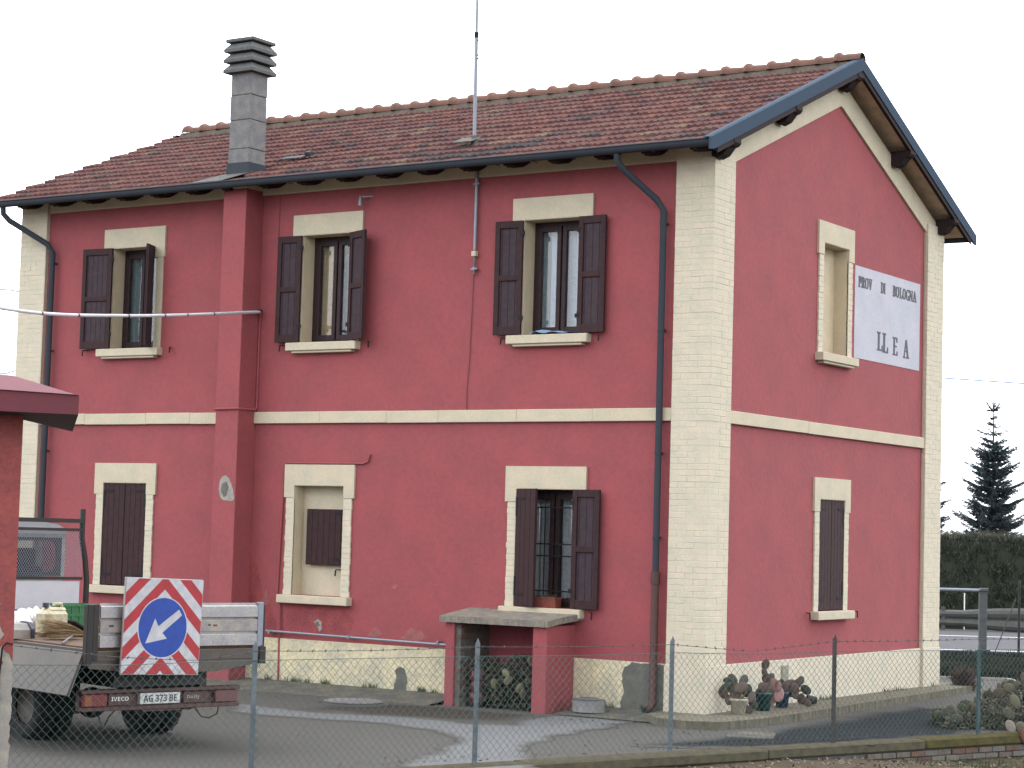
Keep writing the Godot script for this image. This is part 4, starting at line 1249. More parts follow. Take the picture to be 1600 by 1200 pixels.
func spruce(at: Vector3, height: float, spread: float, sd: int, label: String) -> void:
	var rng := RandomNumberGenerator.new(); rng.seed = sd
	var s := thing("spruce_tree", label, "tree", at)
	var b := B.new()
	b.tube([Vector3.ZERO, Vector3(0.02, height * 0.5, 0), Vector3(0, height, 0)], [0.10, 0.05, 0.008], 7)
	make(s, "trunk", b, M.bark)
	b = B.new()
	var y := 0.7
	var k := 0
	while y < height - 0.55:
		var f := y / height
		var main := k % 2 == 0
		var reach: float = (1.50 * pow(1.0 - f, 0.80) + 0.06) * ([1.0, 0.62, 0.78][k % 3]) * spread
		if f > 0.80: reach = 0.30 if main else 0.16
		var nb := 16 if f < 0.74 else 6
		for i in nb:
			var a := TAU * i / nb + rng.randf_range(-0.3, 0.3) + k * 0.7
			var ln := reach * rng.randf_range(0.78, 1.1)
			branch(b, Vector3(0, y + rng.randf_range(-0.06, 0.06), 0), Vector3(cos(a), 0, sin(a)), ln, f, rng)
		y += 0.19 if f < 0.76 else 0.26
		k += 1
	for i in 6:
		var a := TAU * i / 6 + 0.3
		branch(b, Vector3(0, height - 0.78, 0), Vector3(cos(a), 0.75, sin(a)).normalized(), 0.34, 0.95, rng)
	make(s, "crown", b, M.needle)

func branch(b: B, o: Vector3, d: Vector3, ln: float, f: float, rng: RandomNumberGenerator) -> void:
	var side := d.cross(Vector3.UP).normalized()
	var n := int(ln / 0.045) + 2
	var dense := 1.0 if f < 0.78 else 0.35
	for i in n:
		var t := float(i) / n
		var p := o + d * (ln * t) + Vector3.UP * ln * (0.02 * t + 0.30 * t * t)
		var g := rng.randf_range(0.6, 1.4)
		b.col = Color(0.040 * g, 0.062 * g, 0.070 * g)  # distance haze put into the needle colour: paler and bluer
		for sg in [-1.0, 1.0]:
			if rng.randf() > dense: continue
			var tw: float = (0.05 + 0.30 * ln * (1.0 - t) * minf(1.0, t * 3.5 + 0.25)) * rng.randf_range(0.6, 1.15)
			var dir: Vector3 = (side * sg * rng.randf_range(0.5, 1.0) + d * 0.85 + Vector3.UP * rng.randf_range(-0.75, 0.35)).normalized()
			var q := p + dir * tw
			var wv := dir.cross(Vector3(rng.randf_range(-1, 1), 1, rng.randf_range(-1, 1))).normalized() * rng.randf_range(0.014, 0.028)
			b.tri(p - wv, p + wv, q, Vector3.UP)
			var w2 := dir.cross(wv).normalized() * 0.02
			b.tri(p - w2, p + w2, q, Vector3.UP)
			for m in 3:
				var c := p.lerp(q, rng.randf_range(0.2, 0.9))
				var e: Vector3 = c + (dir + side * rng.randf_range(-0.8, 0.8) + Vector3.UP * rng.randf_range(-0.7, 0.5)).normalized() * rng.randf_range(0.04, 0.09)
				b.tri(c - w2 * 0.6, c + w2 * 0.6, e, Vector3.UP)
	b.col = Color(0.03, 0.028, 0.024)
	var mid := o + d * ln * 0.5 + Vector3.UP * ln * 0.0
	var end := o + d * ln + Vector3.UP * ln * 0.18
	b.bar(o, mid + Vector3.UP * ln * 0.085, 0.022, 0.022)
	b.bar(mid + Vector3.UP * ln * 0.085, end + Vector3.UP * ln * 0.14, 0.013, 0.013)

# ---------------------------------------------------------------- fence
func fence() -> void:
	var rng := RandomNumberGenerator.new(); rng.seed = 8
	var f := thing("chain_link_fence", "green chain-link fence on metal posts with a barbed wire on top", "fence")
	var bs := Basis(FN, Vector3.UP, -FD)
	var posts := [[-5.22, "galv"], [-2.635, "galv"], [0.0, "galv"], [2.53, "rusty"], [5.09, "green"], [7.6, "green"]]
	for p in posts:
		var b := B.new()
		var top: float = 1.165 if p[1] != "green" else 1.0
		var ch := Transform3D(bs, fence_at(p[0], 0.0, 0.0))
		# T-section with a pointed head
		b.prism(poly([[-0.026, -0.12], [0.026, -0.12], [0.026, top - 0.05], [0.0, top], [-0.026, top - 0.05]]), Transform3D(Basis(-FD, Vector3.UP, FN), fence_at(p[0], 0, 0.0)), 0.006)
		b.prism(poly([[0.0, -0.12], [0.03, -0.12], [0.03, top - 0.06], [0.0, top - 0.03]]), Transform3D(Basis(-FN, Vector3.UP, -FD), fence_at(p[0], 0, -0.001) - FD * 0.003), 0.006)
		make(f, "post", b, {"galv": M.galv_post, "rusty": M.rusty_post, "green": M.green_post}[p[1]])
	# woven mesh, bay by bay, with the sag of its top wire
	var tops := [[-7.62, 0.985], [-6.6, 0.965], [-5.8, 0.98], [-5.22, 0.985], [-2.65, 0.985], [-1.2, 0.975], [0.0, 0.985], [1.2, 0.955], [2.5, 0.965], [5.09, 0.95], [7.6, 0.945], [9.5, 0.94]]
	var top_at := func(t: float) -> float:
		for i in tops.size() - 1:
			if t <= tops[i + 1][0]: return lerpf(tops[i][1], tops[i + 1][1], clampf((t - tops[i][0]) / (tops[i + 1][0] - tops[i][0]), 0, 1))
		return 0.94
	var cell := 0.0425
	var bays := [-7.62, -5.22, -2.635, 0.0, 2.53, 5.09, 7.6]
	for bi in bays.size() - 1:
		var b := B.new()
		var t0: float = bays[bi]
		var cnt := int((bays[bi + 1] - t0) / (cell * 2.0)) + 1
		var rows := 24
		for i in cnt:
			for r in rows:
				for fam in 2:
					# each wire zigzags between its neighbours
					var ta := t0 + (i * 2 + (r % 2) + (0 if fam == 0 else 2 * (r % 2) * 0)) * cell
					var up := r % 2 == 0
					var xa: float = t0 + i * 2 * cell + (0.0 if up else cell)
					var xb: float = xa + (cell if up else -cell)
					if fam == 1:
						xa = t0 + i * 2 * cell + (2 * cell if up else cell)
						xb = xa + (-cell if up else cell)
					var pa := Vector3(xa, r, 0)
					var pb := Vector3(xb, r + 1, 0)
					var P := func(v: Vector3) -> Vector3:
						var tp: float = top_at.call(v.x)
						var y := -0.045 + (tp + 0.045) * v.y / rows
						var wav := 0.012 * sin(v.x * 2.1) * sin(v.y * 0.26)
						return fence_at(v.x + 0.008 * sin(v.y * 0.7 + v.x * 3.0), y, 0.012 + wav + (0.0025 if fam == 0 else -0.0025))
					strand(b, P.call(pa), P.call(pb), 0.0021)
		var tw := []
		var t := t0
		while t < bays[bi + 1] + 0.05:
			tw.append(fence_at(t, top_at.call(t), 0.012)); t += 0.35
		b.tube(tw, [0.003], 5, false)
		make(f, "chain_link_mesh", b, M.green_wire)
	# barbed wire
	var bp := [[-7.62, 1.15], [-7.1, 1.09], [-6.6, 1.035], [-5.8, 0.995], [-5.22, 1.073], [-4.0, 1.06], [-2.655, 1.08], [-1.2, 1.065], [0.0, 1.075], [1.2, 0.985], [2.51, 1.083], [3.7, 1.075], [5.0, 1.085], [7.6, 1.07], [9.5, 1.07]]
	var b := B.new()
	for i in bp.size() - 1:
		var pa := fence_at(bp[i][0], bp[i][1], 0.01); var pb := fence_at(bp[i + 1][0], bp[i + 1][1], 0.01)
		b.tube([pa, pa.lerp(pb, 0.5) - Vector3.UP * 0.004, pb], [0.003], 5, false)
		var ln := pa.distance_to(pb)
		for k in int(ln / 0.14):
			var c := pa.lerp(pb, (k + 0.5) * 0.14 / ln)
			for m in 2:
				var dv := Vector3(rng.randf_range(-1, 1), rng.randf_range(-1, 1), rng.randf_range(-1, 1)).normalized() * 0.022
				strand(b, c - dv, c + dv, 0.0024)
			b.tube([c - (pb - pa) / ln * 0.008, c + (pb - pa) / ln * 0.008], [0.0065], 5, false)
	make(f, "barbed_wire", b, M.barb)

func strand(b: B, p: Vector3, q: Vector3, r: float) -> void:
	var d := (q - p).normalized()
	var x := d.cross(FN).normalized() * r
	var y := d.cross(x).normalized() * r
	var o := [x, -x * 0.5 + y * 0.87, -x * 0.5 - y * 0.87]
	for i in 3:
		b.quad(p + o[i], p + o[(i + 1) % 3], q + o[(i + 1) % 3], q + o[i], o[i] + o[(i + 1) % 3])

# ---------------------------------------------------------------- shed at the left
func shed() -> void:
	var rng := RandomNumberGenerator.new(); rng.seed = 61
	var s := thing("shed", "dark red shed with a sheet-metal roof at the left edge, paint flaking off", "shed", Vector3(-0.95, 0, 10.91))
	var o := Vector3(-0.95, 0, 10.91)
	var left := Vector3(-0.835, 0, 0.55)
	var back := Vector3(-0.755, 0, -0.656)
	var b := B.new()
	var P := func(u: float, d: float, y: float) -> Vector3: return left * u + back * d + Vector3.UP * y
	for q in [[0.0, 0.0, 3.0, 0.0, Vector3(0.55, 0, 0.835)], [0.0, 0.0, 0.0, 1.6, Vector3(0.656, 0, -0.755)], [3.0, 0.0, 3.0, 1.6, -left], [0.0, 1.6, 3.0, 1.6, back]]:
		b.quad(P.call(q[0], q[1], -0.4), P.call(q[2], q[3], -0.4), P.call(q[2], q[3], 3.3), P.call(q[0], q[1], 3.3), q[4])
	make(s, "wall", b, M.shed)
	var front := Transform3D(Basis(left, Vector3.UP, Vector3(0.55, 0, 0.835)), Vector3.ZERO)
	b = B.new()
	b.prism(rag(poly([[0.0, -0.4], [0.0, 1.0], [0.06, 1.08], [0.10, 0.94], [0.2, 0.92], [0.6, 0.9], [3.0, 0.9], [3.0, -0.4]]), rng, 0.012), front, 0.006)
	make(s, "whitewashed_foot", b, M.peel)
	for q in [[[0.08, 1.24], [0.16, 1.38], [0.3, 1.32], [0.28, 1.18], [0.14, 1.14]], [[0.12, 1.50], [0.2, 1.56], [0.26, 1.50], [0.18, 1.46]], [[0.02, 1.05], [0.1, 1.14], [0.14, 1.08], [0.08, 1.0]]]:
		b = B.new()
		b.prism(rag(poly(q), rng, 0.010), front, 0.004)
		make(s, "flaked_patch", b, M.peel)
	# roof slab: fascia along the near eave, higher along the far edge
	var pl := [[-0.255, 10.947], [-2.82, 8.45], [-1.27, 10.76], [-3.10, 11.97], [-2.77, 12.60]]
	var yb := [3.133, 3.133, 3.133, 3.16, 3.19]
	var yt := [3.295, 3.50, 3.50, 3.60, 3.42]
	b = B.new()
	var v := func(i: int, y: Array) -> Vector3: return Vector3(pl[i][0], y[i], pl[i][1]) - o
	for t in [[0, 1, 2], [0, 2, 3], [0, 3, 4]]:
		b.tri(v.call(t[0], yt), v.call(t[1], yt), v.call(t[2], yt), Vector3.UP)
	for i in [1, 2, 3]:
		var j: int = (i + 1) % 5
		b.quad(v.call(i, yb), v.call(j, yb), v.call(j, yt), v.call(i, yt), (v.call(i, yb) + v.call(j, yb)) - 2.0 * (Vector3(-1.9, 0, 11.0) - o))
	make(s, "roof_sheet", b, M.shed_roof)
	b = B.new()
	for t in [[0, 1, 2], [0, 2, 3], [0, 3, 4]]:
		b.tri(v.call(t[0], yb), v.call(t[1], yb), v.call(t[2], yb), Vector3.DOWN)
	make(s, "soffit", b, M.chassis)
	b = B.new()
	var e := (v.call(0, yt) - v.call(1, yt)) as Vector3
	var no := Vector3(0.55, 0, 0.835)
	for i in [[4, 0]]:
		b.quad(v.call(4, yb), v.call(0, yb), v.call(0, yt), v.call(4, yt), no)
		b.quad(v.call(4, yt) + no * 0.02 + Vector3.UP * 0.006, v.call(0, yt) + no * 0.02 + Vector3.UP * 0.006, v.call(0, yt) - no * 0.03 + Vector3.UP * 0.008, v.call(4, yt) - no * 0.03 + Vector3.UP * 0.008, Vector3.UP)
	b.quad(v.call(0, yb), v.call(1, yb), v.call(1, yt), v.call(0, yt), Vector3(0.7, 0, -0.7))
	make(s, "fascia", b, M.shed_roof)
	b = B.new()
	b.tube([front * Vector3(0.0, 1.16, 0.03), front * Vector3(0.05, 1.17, 0.03), front * Vector3(0.085, 1.13, 0.03), front * Vector3(0.10, 0.9, 0.03), front * Vector3(0.11, 0.0, 0.03)], [0.008], 6)
	make(s, "fence_bracket", b, M.iron)

# ---------------------------------------------------------------- truck; x across from its left side, -z forward, from the rear left corner
func wheel(t: Node3D, x: float, z: float, dual: bool) -> void:
	var w := part(t, "wheel", Transform3D(Basis(Vector3.BACK, -PI / 2), Vector3(x, 0.36, z)))
	for k in (2 if dual else 1):
		var b := B.new()
		var y := -0.10 + k * 0.22
		b.lathe([Vector2(0.20, y), Vector2(0.30, y - 0.015), Vector2(0.345, y + 0.01), Vector2(0.362, y + 0.04), Vector2(0.362, y + 0.15), Vector2(0.345, y + 0.18), Vector2(0.30, y + 0.20), Vector2(0.20, y + 0.19)], Transform3D(), 28)
		for i in 36:   # tread lugs
			var a := TAU * i / 36
			b.box(Vector3(cos(a) * 0.362, y + (0.06 if i % 2 == 0 else 0.13), sin(a) * 0.362), Vector3(0.014, 0.06, 0.034), Basis(Vector3.UP, -a))
		make(w, "tyre", b, M.rubber)
		b = B.new()
		b.lathe([Vector2(0.0, y + 0.06), Vector2(0.08, y + 0.05), Vector2(0.10, y + 0.10), Vector2(0.17, y + 0.11), Vector2(0.20, y + 0.17), Vector2(0.205, y + 0.02), Vector2(0.0, y + 0.02)], Transform3D(), 20)
		make(w, "rim", b, M.alu_dirty)

func truck() -> void:
	var rng := RandomNumberGenerator.new(); rng.seed = 30
	var t := thing("flatbed_truck", "old white flatbed truck with aluminium tailboard, left side board dropped, parked in the yard", "truck", Vector3(-2.424, -0.1, 8.462), deg_to_rad(74.65))
	var I := Basis()
	# chassis
	var b := B.new()
	for x in [0.58, 1.40]: b.span(x, x + 0.08, 0.62, 0.80, -5.6, -0.15)
	for z in [-0.3, -1.2, -2.6, -3.8]: b.span(0.62, 1.44, 0.64, 0.76, z, z + 0.1)
	b.span(0.35, 1.42, 0.66, 0.83, -0.30, -0.12)
	b.span(0.2, 1.9, 0.83, 0.97, -3.9, -0.06)
	make(t, "chassis", b, M.chassis)
	b = B.new()
	b.tube([Vector3(0.3, 0.36, -1.7), Vector3(1.85, 0.36, -1.7)], [0.07], 10)
	b.ball(Vector3(1.03, 0.36, -1.7), Vector3(0.17, 0.17, 0.17), I, 10, 7)
	make(t, "rear_axle", b, M.chassis)
	wheel(t, 0.32, -1.7, true)
	wheel(t, 1.68, -1.7, true)
	wheel(t, 0.25, -5.0, false)
	wheel(t, 1.85, -5.0, false)
	for x in [0.10, 1.48]:
		b = B.new()
		b.span(x, x + 0.46, 0.30, 0.86, -1.16, -1.145)
		make(t, "mud_flap", b, M.rubber)
	# bumper with lamps, plate and badges
	var bu := part(t, "bumper")
	b = B.new()
	b.span(0.0, 1.90, 0.595, 0.635, -0.26, -0.14, 0.006)
	b.span(0.0, 1.90, 0.42, 0.46, -0.26, -0.135, 0.006)
	b.span(0.0, 1.90, 0.46, 0.595, -0.26, -0.20)
	b.span(0.72, 1.18, 0.40, 0.42, -0.25, -0.15)
	make(bu, "beam", b, M.bumper)
	for k in 2:
		var x: float = [0.02, 1.60][k]
		b = B.new()
		b.span(x, x + 0.28, 0.465, 0.59, -0.20, -0.145, 0.008)
		make(bu, "tail_light", b, M.lamp_red if k == 0 else M.lamp_dull)
		b = B.new()
		b.span(x + 0.02, x + 0.10, 0.475, 0.58, -0.2, -0.143, 0.004)
		make(bu, "indicator_lens", b, M.lamp_amber if k == 0 else M.lamp_dull)
		for j in 5:
			b = B.new()
			b.span(x + 0.005, x + 0.275, 0.475 + j * 0.025, 0.478 + j * 0.025, -0.145, -0.141)
			make(bu, "lens_rib", b, M.bumper)
	b = B.new()
	b.span(0.685, 1.165, 0.475, 0.587, -0.205, -0.15, 0.004)
	make(bu, "licence_plate", b, M.plate)
	letters(bu, "AG 373 BE", 0.725, 1.125, 0.496, 0.07, -0.149, M.black_ink)
	for q in [[0.33, 0.60], [1.22, 1.52]]:
		b = B.new()
		b.span(q[0], q[1], 0.475, 0.585, -0.2, -0.17)
		make(bu, "badge_panel", b, M.bumper)
	letters(bu, "IVECO", 0.36, 0.56, 0.515, 0.042, -0.169, M.badge)
	letters(bu, "Daily", 1.26, 1.42, 0.505, 0.05, -0.169, M.badge_dull)
	for c in [[[0.22, 0.42], [0.26, 0.30], [0.31, 0.27], [0.36, 0.36], [0.42, 0.42]], [[1.18, 0.42], [1.3, 0.40], [1.38, 0.42], [1.46, 0.32], [1.56, 0.30], [1.66, 0.34], [1.68, 0.43]]]:
		var pts := []
		for q in c: pts.append(Vector3(q[0], q[1], -0.2))
		b = B.new()
		b.tube(pts, [0.008], 6)
		make(t, "lamp_cable", b, M.black)
	# load bed: planks on a steel frame
	var bed := part(t, "load_bed")
	b = B.new()
	b.span(-0.02, 0.05, 0.93, 1.05, -3.95, -0.02)
	b.span(2.05, 2.12, 0.93, 1.05, -3.95, -0.02)
	b.span(0.05, 2.05, 0.93, 1.03, -0.08, -0.02)
	b.span(0.05, 2.05, 0.93, 1.03, -3.95, -3.89)
	b.prism(poly([[0.0, 0.93], [2.1, 0.93], [2.1, 0.88], [1.5, 0.80], [0.6, 0.80], [0.0, 0.86]]), Transform3D(I, Vector3(0, 0, -0.09)), 0.06)
	make(bed, "frame", b, M.alu_dirty)
	for i in 9:
		b = B.new()
		b.span(0.055 + i * 0.2215, 0.055 + (i + 1) * 0.2215 - 0.004, 1.032, 1.065 + rng.randf_range(-0.002, 0.002), -3.885, -0.085)
		make(bed, "plank", b, M.deck)
	# tailboard and right side board of three aluminium profiles, left one hanging down
	var boards := [["tailboard", Transform3D(I, Vector3(0.10, 1.07, -0.03)), 1.94, M.alu],
		["dropped_side_board", Transform3D(Basis(Vector3.UP, PI / 2) * Basis(Vector3.RIGHT, deg_to_rad(201)), Vector3(-0.03, 1.02, -0.08)), 3.8, M.alu_panel]]
	for q in boards:
		var bd := part(t, q[0], q[1])
		if q[0] == "dropped_side_board": bd.set_meta("label", "dirty side board hanging open")
		if q[0] == "dropped_side_board":
			b = B.new()
			b.span(0.0, 3.8, 0.0, 0.46, -0.012, 0.012, 0.004)
			make(bd, "panel", b, q[3])
			for x in [0.0, 1.27, 2.54, 3.78]:
				b = B.new()
				b.span(x, x + 0.03, 0.0, 0.46, -0.02, -0.0125, 0.003)
				make(bd, "edge_strip", b, M.alu_grey)
			continue
		for i in 3:
			b = B.new()
			var y := i * 0.148
			var pr := poly([[0.0, y], [0.028, y], [0.028, y + 0.112], [0.020, y + 0.120], [0.004, y + 0.122], [0.004, y + 0.147], [0.0, y + 0.147]])
			var sgn := 1.0
			b.prism(pr, Transform3D(Basis(Vector3.BACK, Vector3.UP, Vector3.LEFT), Vector3(q[2], 0, 0)), q[2])
			make(bd, "board_profile", b, [q[3], M.alu_grey if q[3] == M.alu else q[3], q[3]][i])
		if q[0] == "tailboard":
			b = B.new()
			b.span(1.90, 1.97, -0.01, 0.45, -0.006, 0.034, 0.004)
			make(bd, "end_post", b, M.galv)
			b = B.new()
			b.span(1.94, 2.02, -0.20, -0.02, -0.02, 0.03, 0.004)
			b.span(1.975, 2.0, -0.02, 0.42, -0.01, 0.02)
			make(bd, "hinge", b, M.chassis)
			for st in [[1.34, 0.20, 0.05, M.lamp_red], [1.28, 0.205, 0.03, M.bumper], [0.1, 0.205, 0.05, M.black_ink], [1.55, 0.205, 0.05, M.badge_dull]]:
				b = B.new()
				b.span(st[0], st[0] + st[2], st[1], st[1] + 0.02, 0.028, 0.030)
				make(bd, "sticker", b, st[3])
	b = B.new()
	b.span(-0.05, 0.02, 0.90, 1.50, -0.08, 0.0, 0.006)
	b.span(0.02, 0.085, 0.94, 1.50, -0.06, -0.005, 0.004)
	make(t, "corner_stanchion", b, M.chassis)
	# headboard and cage guard behind the cab
	b = B.new()
	b.span(0.0, 2.12, 1.065, 1.60, -3.99, -3.955, 0.006)
	make(t, "headboard", b, M.truck_white)
	var gd := part(t, "cab_guard")
	b = B.new()
	for s in [-1.0, 1.0]:
		var x: float = -0.03 if s < 0 else 2.13
		b.tube([Vector3(x, 2.47, -3.97), Vector3(x, 2.12, -3.97), Vector3(x + s * 0.06, 1.85, -3.97), Vector3(x + s * 0.09, 1.6, -3.97), Vector3(x + s * 0.09, 0.93, -3.97)], [0.034], 6)
	b.span(0.0, 2.12, 2.30, 2.35, -3.98, -3.94)
	b.span(0.0, 2.12, 2.20, 2.235, -3.98, -3.945)
	b.span(0.0, 2.15, 1.615, 1.65, -3.98, -3.945)
	make(gd, "bars", b, M.chassis)
	b = B.new()
	for i in 92:   # expanded metal: two families of strands
		for sg in [-1.0, 1.0]:
			var x0 := 0.0 + (i - 24) * 0.032
			var pa := Vector3(x0 if sg > 0 else x0 + 0.72, 1.65, -3.955)
			var pb := Vector3(x0 + 0.36 if sg > 0 else x0 + 0.36, 2.20, -3.955)
			# clip to the frame
			for k in 12:
				var q0 := pa.lerp(pb, k / 12.0); var q1 := pa.lerp(pb, (k + 1) / 12.0)
				if q0.x < 0.0 or q1.x < 0.0 or q0.x > 2.15 or q1.x > 2.15: continue
				strand(b, q0, q1, 0.0022)
	for i in 54:
		strand(b, Vector3(i * 0.04, 2.205, -3.955), Vector3(i * 0.04 + 0.03, 2.225, -4.13), 0.003)
		strand(b, Vector3(i * 0.04 + 0.03, 2.205, -3.955), Vector3(i * 0.04, 2.225, -4.13), 0.003)
	make(gd, "expanded_mesh", b, M.galv)
	# cab: panels, pillars, roof, glazing, seat
	var cab := part(t, "cab")
	b = B.new()
	b.span(0.12, 2.0, 0.60, 1.62, -5.75, -4.12, 0.03)
	b.span(0.12, 2.0, 0.60, 1.2, -6.1, -5.72, 0.05)
	b.span(0.12, 0.28, 1.62, 2.16, -4.20, -4.12, 0.01)
	b.span(1.94, 2.0, 1.62, 2.16, -4.20, -4.12, 0.01)
	b.span(0.13, 1.99, 2.11, 2.18, -4.20, -4.12, 0.01)
	for x in [0.14, 1.93]:
		b.bar(Vector3(x + 0.03, 1.6, -5.72), Vector3(x + 0.03, 2.2, -5.2), 0.07, 0.07)
		b.span(x, x + 0.06, 1.6, 2.16, -4.75, -4.67)
	make(cab, "shell", b, M.truck_grey)
	b = B.new()
	var ro := poly([[0.12, 2.16], [0.12, 2.21], [0.24, 2.28], [0.6, 2.32], [1.06, 2.33], [1.52, 2.32], [1.88, 2.28], [2.0, 2.21], [2.0, 2.16]])
	b.prism(ro, Transform3D(I, Vector3(0, 0, -5.35)), 1.24)
	make(cab, "roof", b, M.truck_white)
	b = B.new()
	b.span(0.28, 1.94, 1.655, 1.70, -4.135, -4.11)
	b.span(0.28, 1.94, 2.075, 2.115, -4.135, -4.11)
	b.span(0.28, 0.33, 1.70, 2.075, -4.135, -4.11)
	b.span(1.87, 1.94, 1.70, 2.075, -4.135, -4.11)
	b.box(Vector3(1.86, 1.71, -4.122), Vector3(0.06, 0.06, 0.02), Basis(Vector3.BACK, PI / 4))
	b.box(Vector3(1.86, 2.065, -4.123), Vector3(0.06, 0.06, 0.02), Basis(Vector3.BACK, PI / 4))
	make(cab, "window_seal", b, M.black)
	b = B.new()
	b.span(0.28, 1.94, 1.66, 2.115, -4.126, -4.122)
	make(cab, "rear_pane", b, M.cab_glass)
	b = B.new()
	b.quad(Vector3(0.2, 1.62, -5.72), Vector3(1.95, 1.62, -5.72), Vector3(1.95, 2.18, -5.22), Vector3(0.2, 2.18, -5.22), Vector3(0, 0.5, -1))
	make(cab, "windscreen", b, M.glass)
	for x in [0.62, 1.62]:
		b = B.new()
		b.box(Vector3(x, 1.42, -4.45), Vector3(0.46, 0.7, 0.14), Basis(Vector3.RIGHT, 0.12), 0.05)
		b.box(Vector3(x, 1.87, -4.42), Vector3(0.28, 0.22, 0.09), Basis(Vector3.RIGHT, 0.1), 0.035)
		make(cab, "seat", b, M.seat)
	b = B.new()
	b.span(0.14, 1.98, 1.58, 1.63, -5.7, -4.2)
	make(cab, "interior_floor", b, M.black)
	# the load
	var at := func(r: float, h: float) -> Vector3: return t.transform * Vector3(r, 1.066, -h)
	var turn := deg_to_rad(74.65)
	var j := thing("jerrycan", "yellowed white plastic jerrycan with a dark cap on the truck bed", "jerrycan", at.call(0.64, 1.95), turn + 0.15)
	b = B.new()
	b.box(Vector3(0, 0.145, 0), Vector3(0.31, 0.29, 0.24), I, 0.045)
	b.box(Vector3(0.02, 0.29, 0), Vector3(0.24, 0.05, 0.17), I, 0.022)
	make(j, "body", b, M.plastic)
	b = B.new()
	b.tube([Vector3(0.02, 0.33, 0), Vector3(0.02, 0.352, 0), Vector3(0.12, 0.352, 0), Vector3(0.13, 0.32, 0)], [0.018], 8)
	make(j, "handle", b, M.plastic)
	b = B.new()
	b.tube([Vector3(-0.09, 0.315, 0), Vector3(-0.09, 0.365, 0)], [0.035], 12)
	make(j, "cap", b, M.cap_blue)
	var cr := thing("plastic_crate", "green plastic crate on the truck bed behind the jerrycan", "crate", at.call(1.50, 3.0), turn)
	b = B.new()
	for q in [[-0.20, -0.19, -0.15, 0.15], [0.19, 0.20, -0.15, 0.15], [-0.19, 0.19, -0.15, -0.14], [-0.19, 0.19, 0.14, 0.15]]: b.span(q[0], q[1], 0.0, 0.28, q[2], q[3])
	b.span(-0.19, 0.19, 0.0, 0.012, -0.14, 0.14)
	make(cr, "body", b, M.green_plastic)
	b = B.new()
	for q in [[-0.215, -0.185, -0.165, 0.165], [0.185, 0.215, -0.165, 0.165], [-0.185, 0.185, -0.165, -0.135], [-0.185, 0.185, 0.135, 0.165]]: b.span(q[0], q[1], 0.28, 0.305, q[2], q[3])
	for x in [-0.1, 0.0, 0.1]: b.span(x - 0.008, x + 0.008, 0.02, 0.28, 0.15, 0.158)
	b.span(-0.2, 0.2, 0.17, 0.19, 0.15, 0.16)
	make(cr, "rim", b, M.green_plastic)
	var rb := thing("red_box", "faded red box lying on the truck bed near the headboard", "box", at.call(1.25, 3.6), turn + 0.2)
	b = B.new()
	b.box(Vector3(0, 0.10, 0), Vector3(0.32, 0.20, 0.22), I, 0.01)
	make(rb, "body", b, M.faded_red)
	b = B.new()
	b.box(Vector3(0, 0.205, 0.0), Vector3(0.33, 0.02, 0.23), Basis(Vector3.BACK, 0.05), 0.006)
	make(rb, "lid", b, M.bumper)
	b = B.new()
	var bag_rng := RandomNumberGenerator.new(); bag_rng.seed = 12
	for k in 5: b.ball(Vector3(-0.25 + k * 0.12, 0.10 + 0.02 * (k % 2), bag_rng.randf_range(-0.08, 0.08)), Vector3(0.17, 0.13, 0.16), Basis(Vector3(1, 1, 0).normalized(), k), 14, 9, 0.16, bag_rng)
	var bag := make(self, "foil_bag", b, M.foil, Transform3D(Basis(Vector3.UP, turn), at.call(0.62, 2.55)))
	tag(bag, "crumpled silvery plastic bag on the truck bed beside the jerrycan", "bag")
	var gx := thing("grey_bin", "grey plastic bin lying on its side at the edge of the truck bed", "bin", at.call(0.22, 1.78), turn + 0.1)
	b = B.new()
	b.prism(poly([[-0.13, 0.0], [0.13, 0.0], [0.12, 0.09], [0.06, 0.155], [-0.06, 0.16], [-0.12, 0.12]]), Transform3D(Basis(Vector3.BACK, Vector3.UP, Vector3.LEFT), Vector3(0.0, 0, 0)), 0.30)
	make(gx, "body", b, M.alu_grey)
	b = B.new()
	b.prism(poly([[-0.145, 0.0], [0.145, 0.0], [0.135, 0.10], [0.07, 0.17], [-0.07, 0.175], [-0.135, 0.13]]), Transform3D(Basis(Vector3.BACK, Vector3.UP, Vector3.LEFT), Vector3(0.04, 0, 0)), 0.04)
	make(gx, "rim", b, M.cap_blue)
	# broom lying down
	var br := thing("broom", "straw broom lying on the truck bed in front of the jerrycan", "broom", at.call(0.40, 1.42), turn)
	b = B.new()
	for i in 420:
		var u := rng.randf_range(-1, 1)
		var w := rng.randf_range(-1, 1)
		var root := Vector3(0.30 + rng.randf() * 0.08, 0.05 + w * 0.012, u * 0.02)
		var tip := Vector3(-0.10 + rng.randf_range(-0.08, 0.1), maxf(0.012, 0.11 + w * 0.10), u * 0.12)
		var mid := root.lerp(tip, 0.5) + Vector3(0, 0.02, u * 0.015)
		b.col = Color(1, 1, 1) * rng.randf_range(0.5, 1.0)
		strand(b, root, mid, 0.0022)
		strand(b, mid, tip, 0.0018)
	stuff(make(br, "straw", b, M.straw))
	b = B.new()
	b.tube([Vector3(0.30, 0.05, 0), Vector3(0.40, 0.045, 0)], [0.028, 0.018], 8)
	b.tube([Vector3(0.38, 0.045, 0), Vector3(1.1, 0.02, -0.3)], [0.013], 7)
	make(br, "handle", b, M.straw)
	b = B.new()
	b.box(Vector3(0, 0.09, 0), Vector3(0.34, 0.02, 0.30), Basis(Vector3.BACK, -0.5), 0.002)
	tag(make(self, "dark_panel", b, M.rubber, Transform3D(Basis(Vector3.UP, turn), at.call(0.98, 1.95))), "dark rubber mat propped on the truck bed right of the jerrycan", "mat")
	b = B.new()
